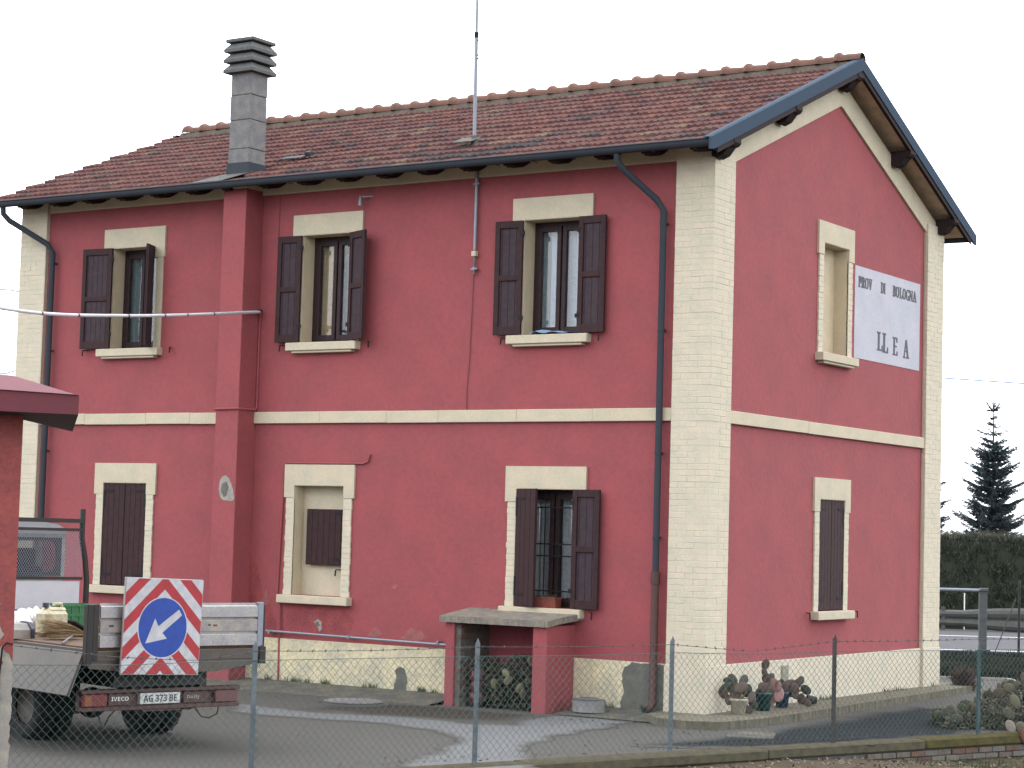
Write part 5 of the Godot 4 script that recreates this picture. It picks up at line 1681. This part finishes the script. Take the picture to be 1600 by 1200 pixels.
	b.tube([Vector3(-0.02, 0.012, 0.0), Vector3(0.7, 0.05, -1.0)], [0.010], 7)
	tag(make(self, "metal_rod", b, M.galv, Transform3D(Basis(Vector3.UP, turn), at.call(0.05, 0.62))), "thin grey metal rod lying at the rear of the truck bed", "rod")
	# the arrow sign
	var sg := thing("arrow_sign", "red and white striped sign, white arrow on a blue disc, hung on the tailboard", "road sign", t.transform * Vector3(0.30, 0.80, 0.075), turn)
	var tilt := Transform3D(Basis(Vector3.BACK, -0.028), Vector3.ZERO)
	b = B.new()
	b.span(0.0, 0.93, 0.0, 0.98, -0.03, -0.002, 0.004)
	make(sg, "backing_plate", b, M.sign_edge, tilt)
	var qm := QuadMesh.new(); qm.size = Vector2(0.915, 0.965)
	put(sg, "printed_face", qm, M.sign_print, tilt * Transform3D(I, Vector3(0.465, 0.49, 0.0)))
	b = B.new()
	b.span(0.15, 0.19, 0.1, 0.9, -0.07, -0.03)
	b.span(0.73, 0.77, 0.1, 0.9, -0.07, -0.03)
	make(sg, "bracket", b, M.galv)

func sign_texture() -> ImageTexture:
	var n := 384
	var im := Image.create(n, n, false, Image.FORMAT_RGB8)
	var white := Color(0.80, 0.80, 0.82); var red := Color(0.70, 0.13, 0.17); var blue := Color(0.03, 0.26, 0.66)
	var arrow := poly([[0.287, 0.68], [0.395, 0.415], [0.445, 0.495], [0.70, 0.315], [0.745, 0.375], [0.50, 0.565], [0.565, 0.625]])
	var nz := field(9, 0.02, 4)
	for y in n:
		for x in n:
			var c := Color(0, 0, 0)
			for s in 4:
				var u := (x + 0.25 + 0.5 * (s % 2)) / n
				var v := (y + 0.25 + 0.5 * (s / 2)) / n
				var k := v - 0.943 * absf(u - 0.5)
				var p := white
				if fposmod(k + 0.32, 0.285) < 0.1425: p = red
				var d := Vector2((u - 0.5), (v - 0.51)).length()
				if d < 0.325: p = white
				if d < 0.312: p = blue
				if d < 0.312 and Geometry2D.is_point_in_polygon(Vector2(u, v), arrow): p = white
				c += p * 0.25
			c *= 0.93 + 0.1 * nz.get_noise_2d(x, y)
			im.set_pixel(x, y, c)
	im.generate_mipmaps()
	return ImageTexture.create_from_image(im)

# ---------------------------------------------------------------- things by the house
func shelter() -> void:
	var rng := RandomNumberGenerator.new(); rng.seed = 19
	var s := thing("masonry_shelter", "low red masonry shelter with a mossy concrete slab on top, under the barred window", "shelter", Vector3(-2.7, 0, 0))
	var b := B.new()
	b.prism(rag(poly([[-0.90, 0.0], [0.92, 0.0], [0.85, 0.40], [0.84, 0.78], [-0.86, 0.79]]), rng, 0.006), Transform3D(Basis(Vector3.RIGHT, Vector3(0, -0.115, 0.993), Vector3.DOWN), Vector3(0, 1.19, 0.001)), 0.085)
	make(s, "slab", b, M.slab)
	b = B.new()
	b.span(-0.80, -0.655, -0.14, 1.028, 0.0, 0.72, 0.006)
	make(s, "side_wall", b, M.red)
	b = B.new()
	b.span(0.585, 0.80, -0.14, 1.029, 0.0, 0.72, 0.006)
	make(s, "side_wall", b, M.red)
	b = B.new()
	b.span(-0.655, -0.575, -0.14, 1.026, 0.0, 0.68)
	make(s, "brick_lining", b, M.cement)
	for i in 15:
		for j in 3:
			var z0 := 0.02 + j * 0.235 - (0.11 if i % 2 == 1 else 0.0)
			var z1 := minf(z0 + 0.225, 0.695)
			z0 = maxf(z0, 0.01)
			if z1 - z0 < 0.03: continue
			b = B.new()
			b.span(-0.60, -0.563 + rng.randf_range(-0.006, 0.004), -0.12 + i * 0.076, -0.12 + i * 0.076 + 0.064, z0, z1, 0.004)
			make(s, "brick", b, [M.old_brick, M.kerb_brick, M.cement][rng.randi() % 3])
	# withered plants stored inside
	var w := thing("withered_plants", "tangle of withered brown plants and a few pale cactus pads inside the shelter", "plants", Vector3(-2.65, -0.07, 0.30))
	b = B.new()
	for i in 3800:
		var at := Vector3(rng.randf_range(-0.55, 0.55), 0, rng.randf_range(-0.22, 0.30))
		var top := 0.62 - 0.25 * absf(at.x) + 0.1 * sin(at.x * 11.0)
		at.y = rng.randf() * top
		var d := Vector3(rng.randf_range(-1, 1), rng.randf_range(-0.5, 1), rng.randf_range(-1, 1)).normalized() * rng.randf_range(0.04, 0.11)
		var sd := d.cross(Vector3(rng.randf(), rng.randf(), rng.randf())).normalized() * rng.randf_range(0.006, 0.016)
		var v := rng.randf_range(0.02, 0.08)
		b.col = Color(v, v * 0.78, v * 0.55) if rng.randf() < 0.6 else Color(v * 0.55, v * 0.8, v * 0.45)
		b.tri(at - sd, at + sd, at + d, Vector3.BACK)
	stuff(make(w, "stems", b, M.hedge))
	for p in [[0.42, 0.62, 0.26, 0.7], [0.30, 0.27, 0.33, -0.5], [0.43, 0.36, 0.32, 1.2], [0.37, 0.20, 0.36, 0.2], [0.05, 0.45, 0.30, 1.0], [0.12, 0.36, 0.34, -0.9], [-0.1, 0.30, 0.33, 0.4]]:
		pad(w, Vector3(p[0], p[1], p[2]), 0.075, p[3], rng, Color(0.15, 0.145, 0.09))
	b = B.new()
	for k in 3: b.ball(Vector3(0, 0.1 + k * 0.14, 0), Vector3(0.13 - 0.02 * k, 0.13, 0.12), Basis(Vector3.UP, k), 12, 8, 0.12, rng)
	tag(make(self, "rubbish_bag", b, M.wine, Transform3D(Basis(), Vector3(-3.10, -0.08, 0.50))), "dark red rubbish bag inside the shelter by its left wall", "bag")
	# round stone block
	var st := thing("stone_block", "low round stone block standing by the shelter's right side", "stone", Vector3(-1.42, -0.05, 0.42))
	b = B.new()
	b.lathe([Vector2(0.0, 0.165), Vector2(0.15, 0.17), Vector2(0.205, 0.16), Vector2(0.22, 0.135), Vector2(0.215, 0.0), Vector2(0.0, 0.0)], Transform3D(Basis.from_scale(Vector3(1.05, 1, 0.9))), 11)
	make(st, "block", b, M.concrete)
	b = B.new()
	b.lathe([Vector2(0.0, 0.185), Vector2(0.12, 0.18), Vector2(0.125, 0.168)], Transform3D(Basis.from_scale(Vector3(1.0, 1, 0.9))), 9)
	make(st, "worn_top", b, M.concrete)
	# manhole covers
	var mc := thing("manhole_cover", "round cement manhole cover raised in front of the wall rail", "manhole cover", Vector3(-4.42, -0.098, 1.50))
	b = B.new()
	b.lathe([Vector2(0.0, 0.055), Vector2(0.36, 0.05), Vector2(0.40, 0.035), Vector2(0.405, 0.0)], Transform3D(), 28)
	make(mc, "lid", b, M.concrete)
	b = B.new()
	b.lathe([Vector2(0.40, 0.01), Vector2(0.47, 0.012), Vector2(0.48, 0.0)], Transform3D(), 28)
	make(mc, "ring", b, M.concrete_dark)
	b = B.new()
	b.box(Vector3(1.34, -0.088, 1.28), Vector3(0.55, 0.03, 0.7), Basis(Vector3.UP, 0.4), 0.008)
	tag(make(self, "stone_slab", b, M.pave), "flat rectangular cement slab set in the asphalt near the house corner", "slab")
	# window-sill things
	var pt := thing("flower_box", "terracotta flower box with withered stems behind the window bars", "flower box", Vector3(-2.40, 1.242, -0.04))
	b = B.new()
	b.prism(poly([[-0.07, 0.0], [0.07, 0.0], [0.085, 0.12], [-0.085, 0.12]]), Transform3D(Basis(Vector3.BACK, Vector3.UP, Vector3.LEFT), Vector3(0.19, 0, 0)), 0.38)
	make(pt, "box", b, M.terracotta)
	b = B.new()
	b.span(-0.20, 0.20, 0.12, 0.135, 0.075, 0.095, 0.003)
	b.span(-0.20, 0.20, 0.12, 0.135, -0.095, -0.075, 0.003)
	make(pt, "rim", b, M.terracotta)
	b = B.new()
	for i in 160:
		var at := Vector3(rng.randf_range(-0.17, 0.17), 0.11, rng.randf_range(-0.06, 0.06))
		b.col = Color(0.06, 0.05, 0.03)
		b.tri(at, at + Vector3(0.006, 0, 0), at + Vector3(rng.randf_range(-0.06, 0.06), rng.randf_range(0.03, 0.1), rng.randf_range(-0.04, 0.04)), Vector3.BACK)
	stuff(make(pt, "withered_stems", b, M.hedge))
	b = B.new()
	b.smooth(true)
	for i in 26:
		for k in 6:
			var P := func(u: int, v: int) -> Vector3:
				var x := u / 26.0; var y := v / 6.0
				return Vector3(-2.74 + x * 0.78, 4.916 + 0.012 + 0.022 * absf(sin(x * 9.0 + y * 3.0)) + 0.018 * sin(x * 21.0 + y * 5.0) * 0.5 + 0.03 * sin(y * PI) * (0.5 + 0.5 * sin(x * 5.0)), -0.10 + y * 0.2 * (0.7 + 0.3 * sin(x * 7.0)))
			b.quad(P.call(i, k), P.call(i + 1, k), P.call(i + 1, k + 1), P.call(i, k + 1), Vector3.UP)
	tag(make(self, "blue_cloth", b, M.cloth_blue), "crumpled light blue cloth lying on the upper right window sill", "cloth")
	# mast
	var ma := thing("antenna_mast", "tall galvanised mast passing up through the roof, its foot clamped to the wall", "mast", Vector3(-4.1, 0, -0.5))
	b = B.new()
	b.tube([Vector3(0, 7.55, 0), Vector3(-0.02, 9.33, 0)], [0.027], 10)
	b.tube([Vector3(-0.02, 9.3, 0), Vector3(-0.04, 12.2, 0)], [0.021], 10)
	make(ma, "pole", b, M.galv)
	b = B.new()
	b.tube([Vector3(-0.02, 9.28, 0), Vector3(-0.02, 9.36, 0)], [0.033], 10)
	b.bar(Vector3(-0.02, 9.24, 0), Vector3(0.05, 9.24, 0.02), 0.012, 0.012)
	b.bar(Vector3(-0.02, 9.02, 0), Vector3(0.05, 9.02, 0.02), 0.012, 0.012)
	b.bar(Vector3(-0.02, 8.97, 0), Vector3(0.045, 8.97, 0.02), 0.012, 0.012)
	make(ma, "clamp", b, M.iron)
	b = B.new()
	b.tube([Vector3(0, 7.72, 0), Vector3(0, 7.86, 0)], [0.055, 0.036], 10)
	b.box(Vector3(-0.1, 7.80, 0.05), Vector3(0.34, 0.012, 0.26), Basis(Vector3.RIGHT, 0.4), 0.003)
	make(ma, "roof_collar", b, M.lead)
	var mf := thing("wall_conduit", "grey metal conduit with a small junction box on the wall under the mast", "conduit", Vector3(-3.665, 0, 0.05))
	b = B.new()
	b.tube([Vector3(0, 7.40, 0), Vector3(0, 6.12, 0)], [0.024], 10)
	make(mf, "pipe", b, M.galv)
	b = B.new()
	b.box(Vector3(0, 6.07, 0), Vector3(0.075, 0.075, 0.07), Basis(), 0.006)
	make(mf, "junction_box", b, M.cream)
	b = B.new()
	b.tube([Vector3(0, 6.03, 0), Vector3(0, 5.78, 0)], [0.02, 0.017], 10)
	make(mf, "cable_tail", b, M.cement)
	for y in [7.05, 5.86]:
		b = B.new()
		b.tube([Vector3(0, y - 0.02, 0), Vector3(0, y + 0.02, 0)], [0.032], 10)
		b.bar(Vector3(-0.055, y, 0.0), Vector3(0.055, y, 0.0), 0.03, 0.018)
		b.bar(Vector3(0, y, -0.05), Vector3(0, y, 0), 0.02, 0.02)
		make(mf, "clamp", b, M.galv)
	# bundled cable to the house
	var pc := thing("bundled_cable", "pale bundled cable with black ties strung from the left to the chimney breast", "cable", Vector3(-7.45, 5.38, 0.12))
	var o := Vector3(-7.45, 5.38, 0.12)
	var key := [Vector3(-7.45, 5.38, 0.12), Vector3(-6.48, 4.905, 3.9), Vector3(-5.61, 4.66, 6.91), Vector3(-4.5, 4.75, 10.5)]
	var cv := Curve3D.new()
	for i in key.size():
		var tg: Vector3 = (key[mini(i + 1, 3)] - key[maxi(i - 1, 0)]) / 6.0
		cv.add_point(key[i] - o, -tg, tg)
	var pts := []
	for i in 41: pts.append(cv.sample_baked(cv.get_baked_length() * i / 40.0))
	b = B.new()
	b.tube(pts, [0.021], 8)
	b.tube(pts.slice(0, 4), [0.024], 8)
	make(pc, "cable", b, M.cable_white)
	for d in [0.7, 1.45, 2.25, 2.9, 3.9, 5.2, 6.1]:
		b = B.new()
		var p0 := cv.sample_baked(d); var p1 := cv.sample_baked(d + 0.035)
		b.tube([p0, p1], [0.0225], 8)
		make(pc, "cable_tie", b, M.black)
	b = B.new()
	b.bar(Vector3(-0.1, 0.02, -0.12), Vector3(0.0, 0.0, 0.02), 0.03, 0.03)
	b.tube([Vector3(-0.02, 0.02, -0.06), Vector3(0.0, 0.0, 0.06)], [0.03, 0.022], 8)
	make(pc, "wall_hook", b, M.iron)

func pad(parent: Node3D, at: Vector3, r: float, roll: float, rng: RandomNumberGenerator, c: Color, yaw := -999.0) -> void:   # one cactus pad
	var b := B.new()
	var g := rng.randf_range(0.8, 1.25)
	b.col = Color(c.r * g, c.g * g, c.b * g * rng.randf_range(0.85, 1.15))
	var ya := yaw if yaw > -900.0 else rng.randf_range(-0.3, 1.3)
	b.ball(Vector3.ZERO, Vector3(r * 0.72, r, r * 0.17), Basis(), 12, 8, 0.03, rng)
	make(parent, "pad", b, M.pad, Transform3D(Basis(Vector3.UP, ya) * Basis(Vector3.BACK, roll) * Basis(Vector3.RIGHT, rng.randf_range(-0.3, 0.3)), at))

func cacti() -> void:
	var rng := RandomNumberGenerator.new(); rng.seed = 99
	var R := Vector3(0.838, 0, -0.545)
	var green := Color(0.06, 0.065, 0.05); var pink := Color(0.27, 0.14, 0.145); var brown := Color(0.105, 0.066, 0.06); var dark := Color(0.04, 0.045, 0.034)
	# pots: position, radius, height, material, label, pads [right, up, radius, roll, colour]
	var pots := [[Vector3(0.36, 0.0, -0.32), 0.115, 0.20, M.pot_white, "prickly pear in a pale pot nearest the house corner",
			[[-0.08, 0.43, 0.085, 0.5, green], [-0.16, 0.33, 0.10, -1.0, dark], [-0.20, 0.27, 0.085, 0.3, brown], [-0.16, 0.43, 0.05, -1.3, green], [0.06, 0.43, 0.085, -0.6, green], [0.02, 0.34, 0.10, -1.2, brown], [-0.05, 0.26, 0.09, 0.2, brown], [0.11, 0.30, 0.09, -0.2, dark], [0.05, 0.12, 0.08, 0.4, brown], [0.13, 0.06, 0.07, 1.3, brown], [-0.13, 0.18, 0.07, 0.1, brown], [-0.02, 0.15, 0.075, -0.5, brown], [0.19, 0.13, 0.075, 0.8, dark], [0.17, 0.22, 0.08, -0.3, brown]]],
		[Vector3(0.33, 0.0, -1.10), 0.115, 0.24, M.pot_green, "pinkish prickly pear in a dark green pot, middle one with a tall single pad",
			[[0.02, 0.60, 0.075, -0.2, brown], [0.0, 0.50, 0.055, 0.1, brown], [0.02, 0.43, 0.07, -0.2, brown], [0.09, 0.42, 0.075, -0.5, green], [0.15, 0.335, 0.10, 0.7, pink], [0.08, 0.29, 0.10, 0.4, pink], [0.20, 0.21, 0.105, -0.5, pink], [0.11, 0.14, 0.085, -0.3, pink], [-0.02, 0.30, 0.09, 0.9, brown], [-0.06, 0.22, 0.08, -0.4, dark], [-0.08, 0.08, 0.07, 0.6, brown], [0.02, 0.06, 0.075, -1.1, brown], [0.19, 0.33, 0.075, 0.3, brown]]],
		[Vector3(0.27, 0.0, -1.78), 0.105, 0.21, M.pot_blue, "brownish prickly pear in a dark blue pot, farthest from the corner",
			[[-0.01, 0.31, 0.07, 0.2, dark], [0.10, 0.30, 0.10, -1.2, brown], [0.16, 0.25, 0.10, 0.7, brown], [0.25, 0.36, 0.065, -0.3, green], [0.31, 0.245, 0.085, 1.1, dark], [0.17, 0.20, 0.09, 0.2, brown], [0.26, 0.12, 0.075, -0.3, brown], [0.05, 0.27, 0.08, 0.6, brown], [0.20, 0.32, 0.08, -0.5, brown], [0.34, 0.07, 0.065, 0.9, brown], [0.10, 0.20, 0.08, 0.9, brown]]]]
	for p in pots:
		var c := thing("potted_cactus", p[4], "cactus", p[0], 0.0, "potted cacti beside the gable")
		var b := B.new()
		var r: float = p[1]
		var h: float = p[2]
		b.lathe([Vector2(0.0, 0.0), Vector2(r * 0.76, 0.0), Vector2(r * 0.94, h * 0.84), Vector2(r * 1.04, h * 0.85), Vector2(r * 1.05, h), Vector2(r * 0.92, h), Vector2(r * 0.9, h * 0.9), Vector2(0.0, h * 0.88)], Transform3D(), 20)
		make(c, "pot", b, p[3])
		b = B.new()
		b.col = Color(0.12, 0.09, 0.06)
		var stem: Array = p[5]
		for q in stem:
			var e: Vector3 = R * q[0] + Vector3.UP * q[1]
			if q[1] > h: b.tube([Vector3(0, h * 0.85, 0) + R * q[0] * 0.2, e * 0.6 + Vector3(0, h * 0.3, 0), e], [0.018, 0.015, 0.012], 6)
		make(c, "stem", b, M.pad)
		for q in stem: pad(c, R * q[0] + Vector3.UP * q[1] + Vector3(-0.545, 0, -0.838) * rng.randf_range(-0.05, 0.03), q[2], q[3], rng, q[4], 0.58 + rng.randf_range(-0.5, 0.5))
	# toppled dark pot
	var tp := thing("toppled_pot", "small dark plant pot lying on its side past the potted cacti", "pot", Vector3(0.42, 0.06, -2.55), 0.6)
	var b2 := B.new()
	b2.lathe([Vector2(0.0, 0.0), Vector2(0.05, 0.0), Vector2(0.065, 0.13), Vector2(0.07, 0.135), Vector2(0.055, 0.13), Vector2(0.0, 0.08)], Transform3D(Basis(Vector3.BACK, PI / 2 - 0.1)), 14)
	make(tp, "body", b2, M.black)
	b2 = B.new()
	b2.ball(Vector3(-0.16, -0.005, 0.03), Vector3(0.07, 0.05, 0.06), Basis(), 10, 6, 0.15, rng)
	make(tp, "soil_ball", b2, M.earth)
	# heap of cut cactus by the fence
	var hp := thing("cactus_heap", "heap of cut prickly-pear pads and dry stems piled against the fence", "cactus heap", Vector3(3.0, -0.1, -2.45))
	b2 = B.new()
	for i in 5200:
		var u := rng.randf_range(-0.75, 1.3)
		var v := rng.randf_range(-0.5, 0.5)
		var top := (0.16 + 0.48 * smoothstep(-0.7, 0.6, u)) * (1.0 - v * v * 1.4)
		var at := R * u + Vector3(0.545, 0, 0.838) * v + Vector3.UP * rng.randf() * top
		var d := Vector3(rng.randf_range(-1, 1), rng.randf_range(-0.4, 0.8), rng.randf_range(-1, 1)).normalized() * rng.randf_range(0.05, 0.14)
		var sd := d.cross(Vector3(rng.randf(), rng.randf(), rng.randf())).normalized() * rng.randf_range(0.006, 0.02)
		var g := rng.randf_range(0.03, 0.13)
		b2.col = Color(g, g * 0.82, g * 0.6) if rng.randf() < 0.7 else Color(g * 0.62, g * 0.75, g * 0.45)
		b2.tri(at - sd, at + sd, at + d, Vector3.BACK)
	stuff(make(hp, "dry_stems", b2, M.hedge))
	for i in 95:
		var u := rng.randf_range(-0.8, 1.3)
		var v := rng.randf_range(-0.35, 0.5)
		var top := (0.14 + 0.52 * smoothstep(-0.7, 0.6, u)) * (1.0 - v * v)
		var c: Color = [Color(0.075, 0.08, 0.05), Color(0.105, 0.10, 0.068), Color(0.05, 0.055, 0.038), Color(0.095, 0.07, 0.052), Color(0.22, 0.205, 0.15)][[0, 1, 2, 3, 0, 3, 2, 4][rng.randi() % 8]]
		pad(hp, R * u + Vector3(0.545, 0, 0.838) * v + Vector3.UP * (0.05 + top * rng.randf_range(0.35, 1.0)), rng.randf_range(0.06, 0.105), rng.randf_range(-1.6, 1.6), rng, c, rng.randf_range(-0.6, 1.8))
	# two cut pads hanging over the kerb
	for q in [[5.45, 0.02, 0.20, 0.42], [5.62, 0.0, 0.22, 0.30]]:
		pad(hp, fence_at(q[0], q[1] + 0.1, q[2]) - Vector3(3.0, 0, -2.45), 0.085, q[3], rng, Color(0.19, 0.175, 0.14), 0.6)
	pad(hp, fence_at(5.72, -0.10, 0.27) - Vector3(3.0, -0.1, -2.45), 0.15, 0.5, rng, Color(0.20, 0.10, 0.08), 0.6)
	# bare shrub at the far house corner
	var sh := thing("bare_shrub", "low reddish-brown bare shrub at the far house corner", "shrub", Vector3(0.35, -0.1, -8.25))
	b2 = B.new()
	for i in 900:
		var a := rng.randf() * TAU
		var d := Vector3(cos(a) * rng.randf(), rng.randf_range(0.25, 1.0), sin(a) * rng.randf()).normalized()
		var s0 := Vector3(cos(a), 0, sin(a)) * rng.randf() * 0.16 + Vector3.UP * rng.randf() * 0.28
		var ln := rng.randf_range(0.06, 0.2)
		var w := d.cross(Vector3(rng.randf_range(-1, 1), 0.2, rng.randf_range(-1, 1))).normalized() * rng.randf_range(0.005, 0.016)
		var g := rng.randf_range(0.4, 1.3)
		b2.col = Color(0.10 * g, 0.06 * g, 0.055 * g)
		b2.tri(s0 - w, s0 + w, s0 + d * ln, Vector3.BACK)
	stuff(make(sh, "twigs", b2, M.hedge))

# ---------------------------------------------------------------- scene
func _ready() -> void:
	var cam := Camera3D.new()
	cam.name = "camera"
	cam.transform = Transform3D(Basis(Vector3(0.83800002, 0.02795997, -0.54495339), Vector3(0.01511281, 0.99711406, 0.07439868), Vector3(0.54546087, -0.07058187, 0.83515905)), Vector3(12.4302, 2.2534, 23.6546))
	cam.fov = 20.9885
	cam.near = 0.1
	cam.far = 3000.0
	add_child(cam)
	cam.current = true
	var env := Environment.new()
	env.background_mode = Environment.BG_SKY
	var sky := Sky.new()
	var sm := ProceduralSkyMaterial.new()
	sm.sky_top_color = lin(0.93, 0.965, 1.0)
	sm.sky_horizon_color = lin(0.405, 0.42, 0.447)
	sm.sky_curve = 0.6
	sm.sky_energy_multiplier = 2.2
	sm.ground_horizon_color = lin(0.06, 0.058, 0.055)
	sm.ground_bottom_color = lin(0.045, 0.043, 0.04)
	sky.sky_material = sm
	env.sky = sky
	env.tonemap_mode = Environment.TONE_MAPPER_LINEAR
	env.tonemap_exposure = 1.0
	env.sdfgi_enabled = true
	env.ssao_enabled = true
	env.ssil_enabled = true
	var we := WorldEnvironment.new()
	we.name = "world_environment"
	we.environment = env
	add_child(we)
	var sun := DirectionalLight3D.new()
	sun.name = "sun"
	sun.light_energy = 0.25
	sun.light_color = Color(1.0, 0.97, 0.93)
	sun.light_angular_distance = 35.0
	sun.shadow_enabled = true
	sun.look_at_from_position(Vector3.ZERO, Vector3(-0.42, -1.1, -0.42))
	add_child(sun)

	materials()
	var rough := mottle("rough", 23, 0, 0, 0, Color.WHITE)
	var dirty := mottle("dirty", 37, 0, 0, 0, Color.WHITE)
	M.pipe_red = worn(lin(0.085, 0.032, 0.03), 0.7, dirty, 0.4, 0.4)
	M.ridge_mortar = worn(lin(0.115, 0.098, 0.085), 0.95, dirty, 0.5, 0.8)
	M.moss_walk = worn(lin(0.168, 0.15, 0.118), 0.95, dirty, 0.9, 0.8)
	M.lead = worn(lin(0.16, 0.165, 0.175), 0.9, dirty, 0.4, 0.3)
	for k in ["asphalt", "asphalt_dark", "pale", "pave", "road", "lead", "tile", "moss", "earth", "moss_walk"]: M[k].metallic_specular = 0.15
	M.verge = mat(lin(0.036, 0.056, 0.085), 0.8)
	M.verge.metallic_specular = 0.2
	M.kerb_grey = worn(lin(0.115, 0.108, 0.088), 0.95, dirty, 0.5, 0.9)
	M.kerb_grey.metallic_specular = 0.15
	M.reveal = worn(lin(0.64, 0.57, 0.40), 0.9, mottle("soft", 11, 0, 0, 0, Color.WHITE), 1.3, 0.2)  # cream made lighter and yellower, standing in for light caught in the recesses
	M.repaint = worn(lin(0.298, 0.062, 0.073), 0.9, rough, 1.2, 0.4)
	M.faded = worn(lin(0.33, 0.115, 0.125), 0.92, rough, 0.9, 0.5)
	for k in ["shutter", "shutter_red", "frame", "beam"]: M[k].metallic_specular = 0.3
	for k in ["flash", "iron"]: M[k].metallic_specular = 0.25
	M.plinth_pale = worn(lin(0.65, 0.615, 0.495), 0.92, mottle("soft", 11, 0, 0, 0, Color.WHITE), 1.9, 0.4)
	M.rail_steel = worn(lin(0.105, 0.12, 0.145), 0.7, dirty, 0.6, 0.1)
	M.vent = worn(lin(0.30, 0.285, 0.24), 0.8, rough, 0.3, 0.2)
	M.alu_panel = worn(lin(0.085, 0.073, 0.066), 0.5, dirty, 1.2, 0.2)
	M.alu_panel.metallic = 0.2
	M.weed = mat(lin(0.07, 0.085, 0.035), 0.9)
	M.cab_glass = mat(Color(0.07, 0.08, 0.09, 0.42), 0.05)
	M.cab_glass.transparency = BaseMaterial3D.TRANSPARENCY_ALPHA
	M.red_dark = mat(lin(0.20, 0.05, 0.06), 0.8)
	M.peel = worn(lin(0.34, 0.33, 0.32), 0.95, rough, 0.4, 0.6)
	M.stain = worn(lin(0.52, 0.44, 0.3), 0.95, dirty, 0.3, 0.4)
	M.moss_walk = worn(lin(0.168, 0.15, 0.118), 0.95, dirty, 0.9, 0.8)
	M.kerb_brick = worn(lin(0.15, 0.13, 0.125), 0.95, dirty, 0.3, 0.8)
	M.white_kerb = worn(lin(0.4, 0.4, 0.41), 0.8, rough, 0.5, 0.3)
	M.bank = worn(lin(0.012, 0.014, 0.01), 1.0, rough, 1.2, 1.0)
	M.bank_grass = mat(lin(0.01, 0.013, 0.009), 0.9)
	M.galv_dark = worn(lin(0.075, 0.082, 0.088), 0.6, dirty, 0.8, 0.1)
	M.galv_post = worn(lin(0.125, 0.16, 0.205), 0.6, dirty, 0.25, 0.3)
	M.wire_blue = mat(lin(0.16, 0.22, 0.38), 0.8)
	M.lamp_dull = mat(lin(0.12, 0.045, 0.045), 0.4)
	M.badge_dull = mat(lin(0.22, 0.21, 0.21), 0.5)
	M.alu_grey = worn(lin(0.34, 0.32, 0.335), 0.55, dirty, 0.7, 0.15)
	M.truck_grey = worn(lin(0.44, 0.45, 0.47), 0.5, dirty, 1.0, 0.1)
	M.seat = mat(lin(0.03, 0.032, 0.036), 0.9)
	M.plastic = worn(lin(0.6, 0.55, 0.42), 0.55, dirty, 0.3, 0.2)
	M.cap_blue = mat(lin(0.03, 0.035, 0.055), 0.5)
	M.green_plastic = worn(lin(0.02, 0.17, 0.055), 0.5, dirty, 0.4, 0.1)
	M.faded_red = worn(lin(0.32, 0.07, 0.05), 0.8, dirty, 0.3, 0.4)
	M.foil = mat(lin(0.62, 0.62, 0.66), 0.3, 0.25)
	M.straw = worn(lin(0.46, 0.33, 0.19), 0.95, rough, 0.2, 0.2)
	M.straw.vertex_color_use_as_albedo = true
	M.sign_edge = mat(lin(0.30, 0.30, 0.31), 0.5)
	M.sign_print = mat(lin(0.72, 0.72, 0.73), 0.55)
	M.sign_print.albedo_texture = sign_texture()
	M.slab = worn(lin(0.27, 0.245, 0.235), 0.95, dirty, 0.7, 1.0)
	M.wine = mat(lin(0.07, 0.018, 0.026), 0.5)
	M.terracotta = worn(lin(0.22, 0.058, 0.046), 0.85, rough, 0.3, 0.3)
	M.cloth_blue = worn(lin(0.24, 0.38, 0.62), 0.95, rough, 0.2, 0.3)
	M.cloth_blue.cull_mode = BaseMaterial3D.CULL_DISABLED
	M.cable_white = mat(lin(0.45, 0.45, 0.485), 0.5)
	M.pot_white = worn(lin(0.52, 0.49, 0.42), 0.8, dirty, 0.3, 0.3)
	M.pot_green = mat(lin(0.012, 0.045, 0.045), 0.5)
	M.pot_blue = mat(lin(0.02, 0.035, 0.075), 0.5)
	for k in ["bank_grass", "bank", "field", "white_kerb"]: M[k].metallic_specular = 0.1
	M.grass.metallic_specular = 0.2
	ground_all()
	yard_litter()
	background()
	build_house()
	shed()
	truck()
	shelter()
	cacti()
	fence()
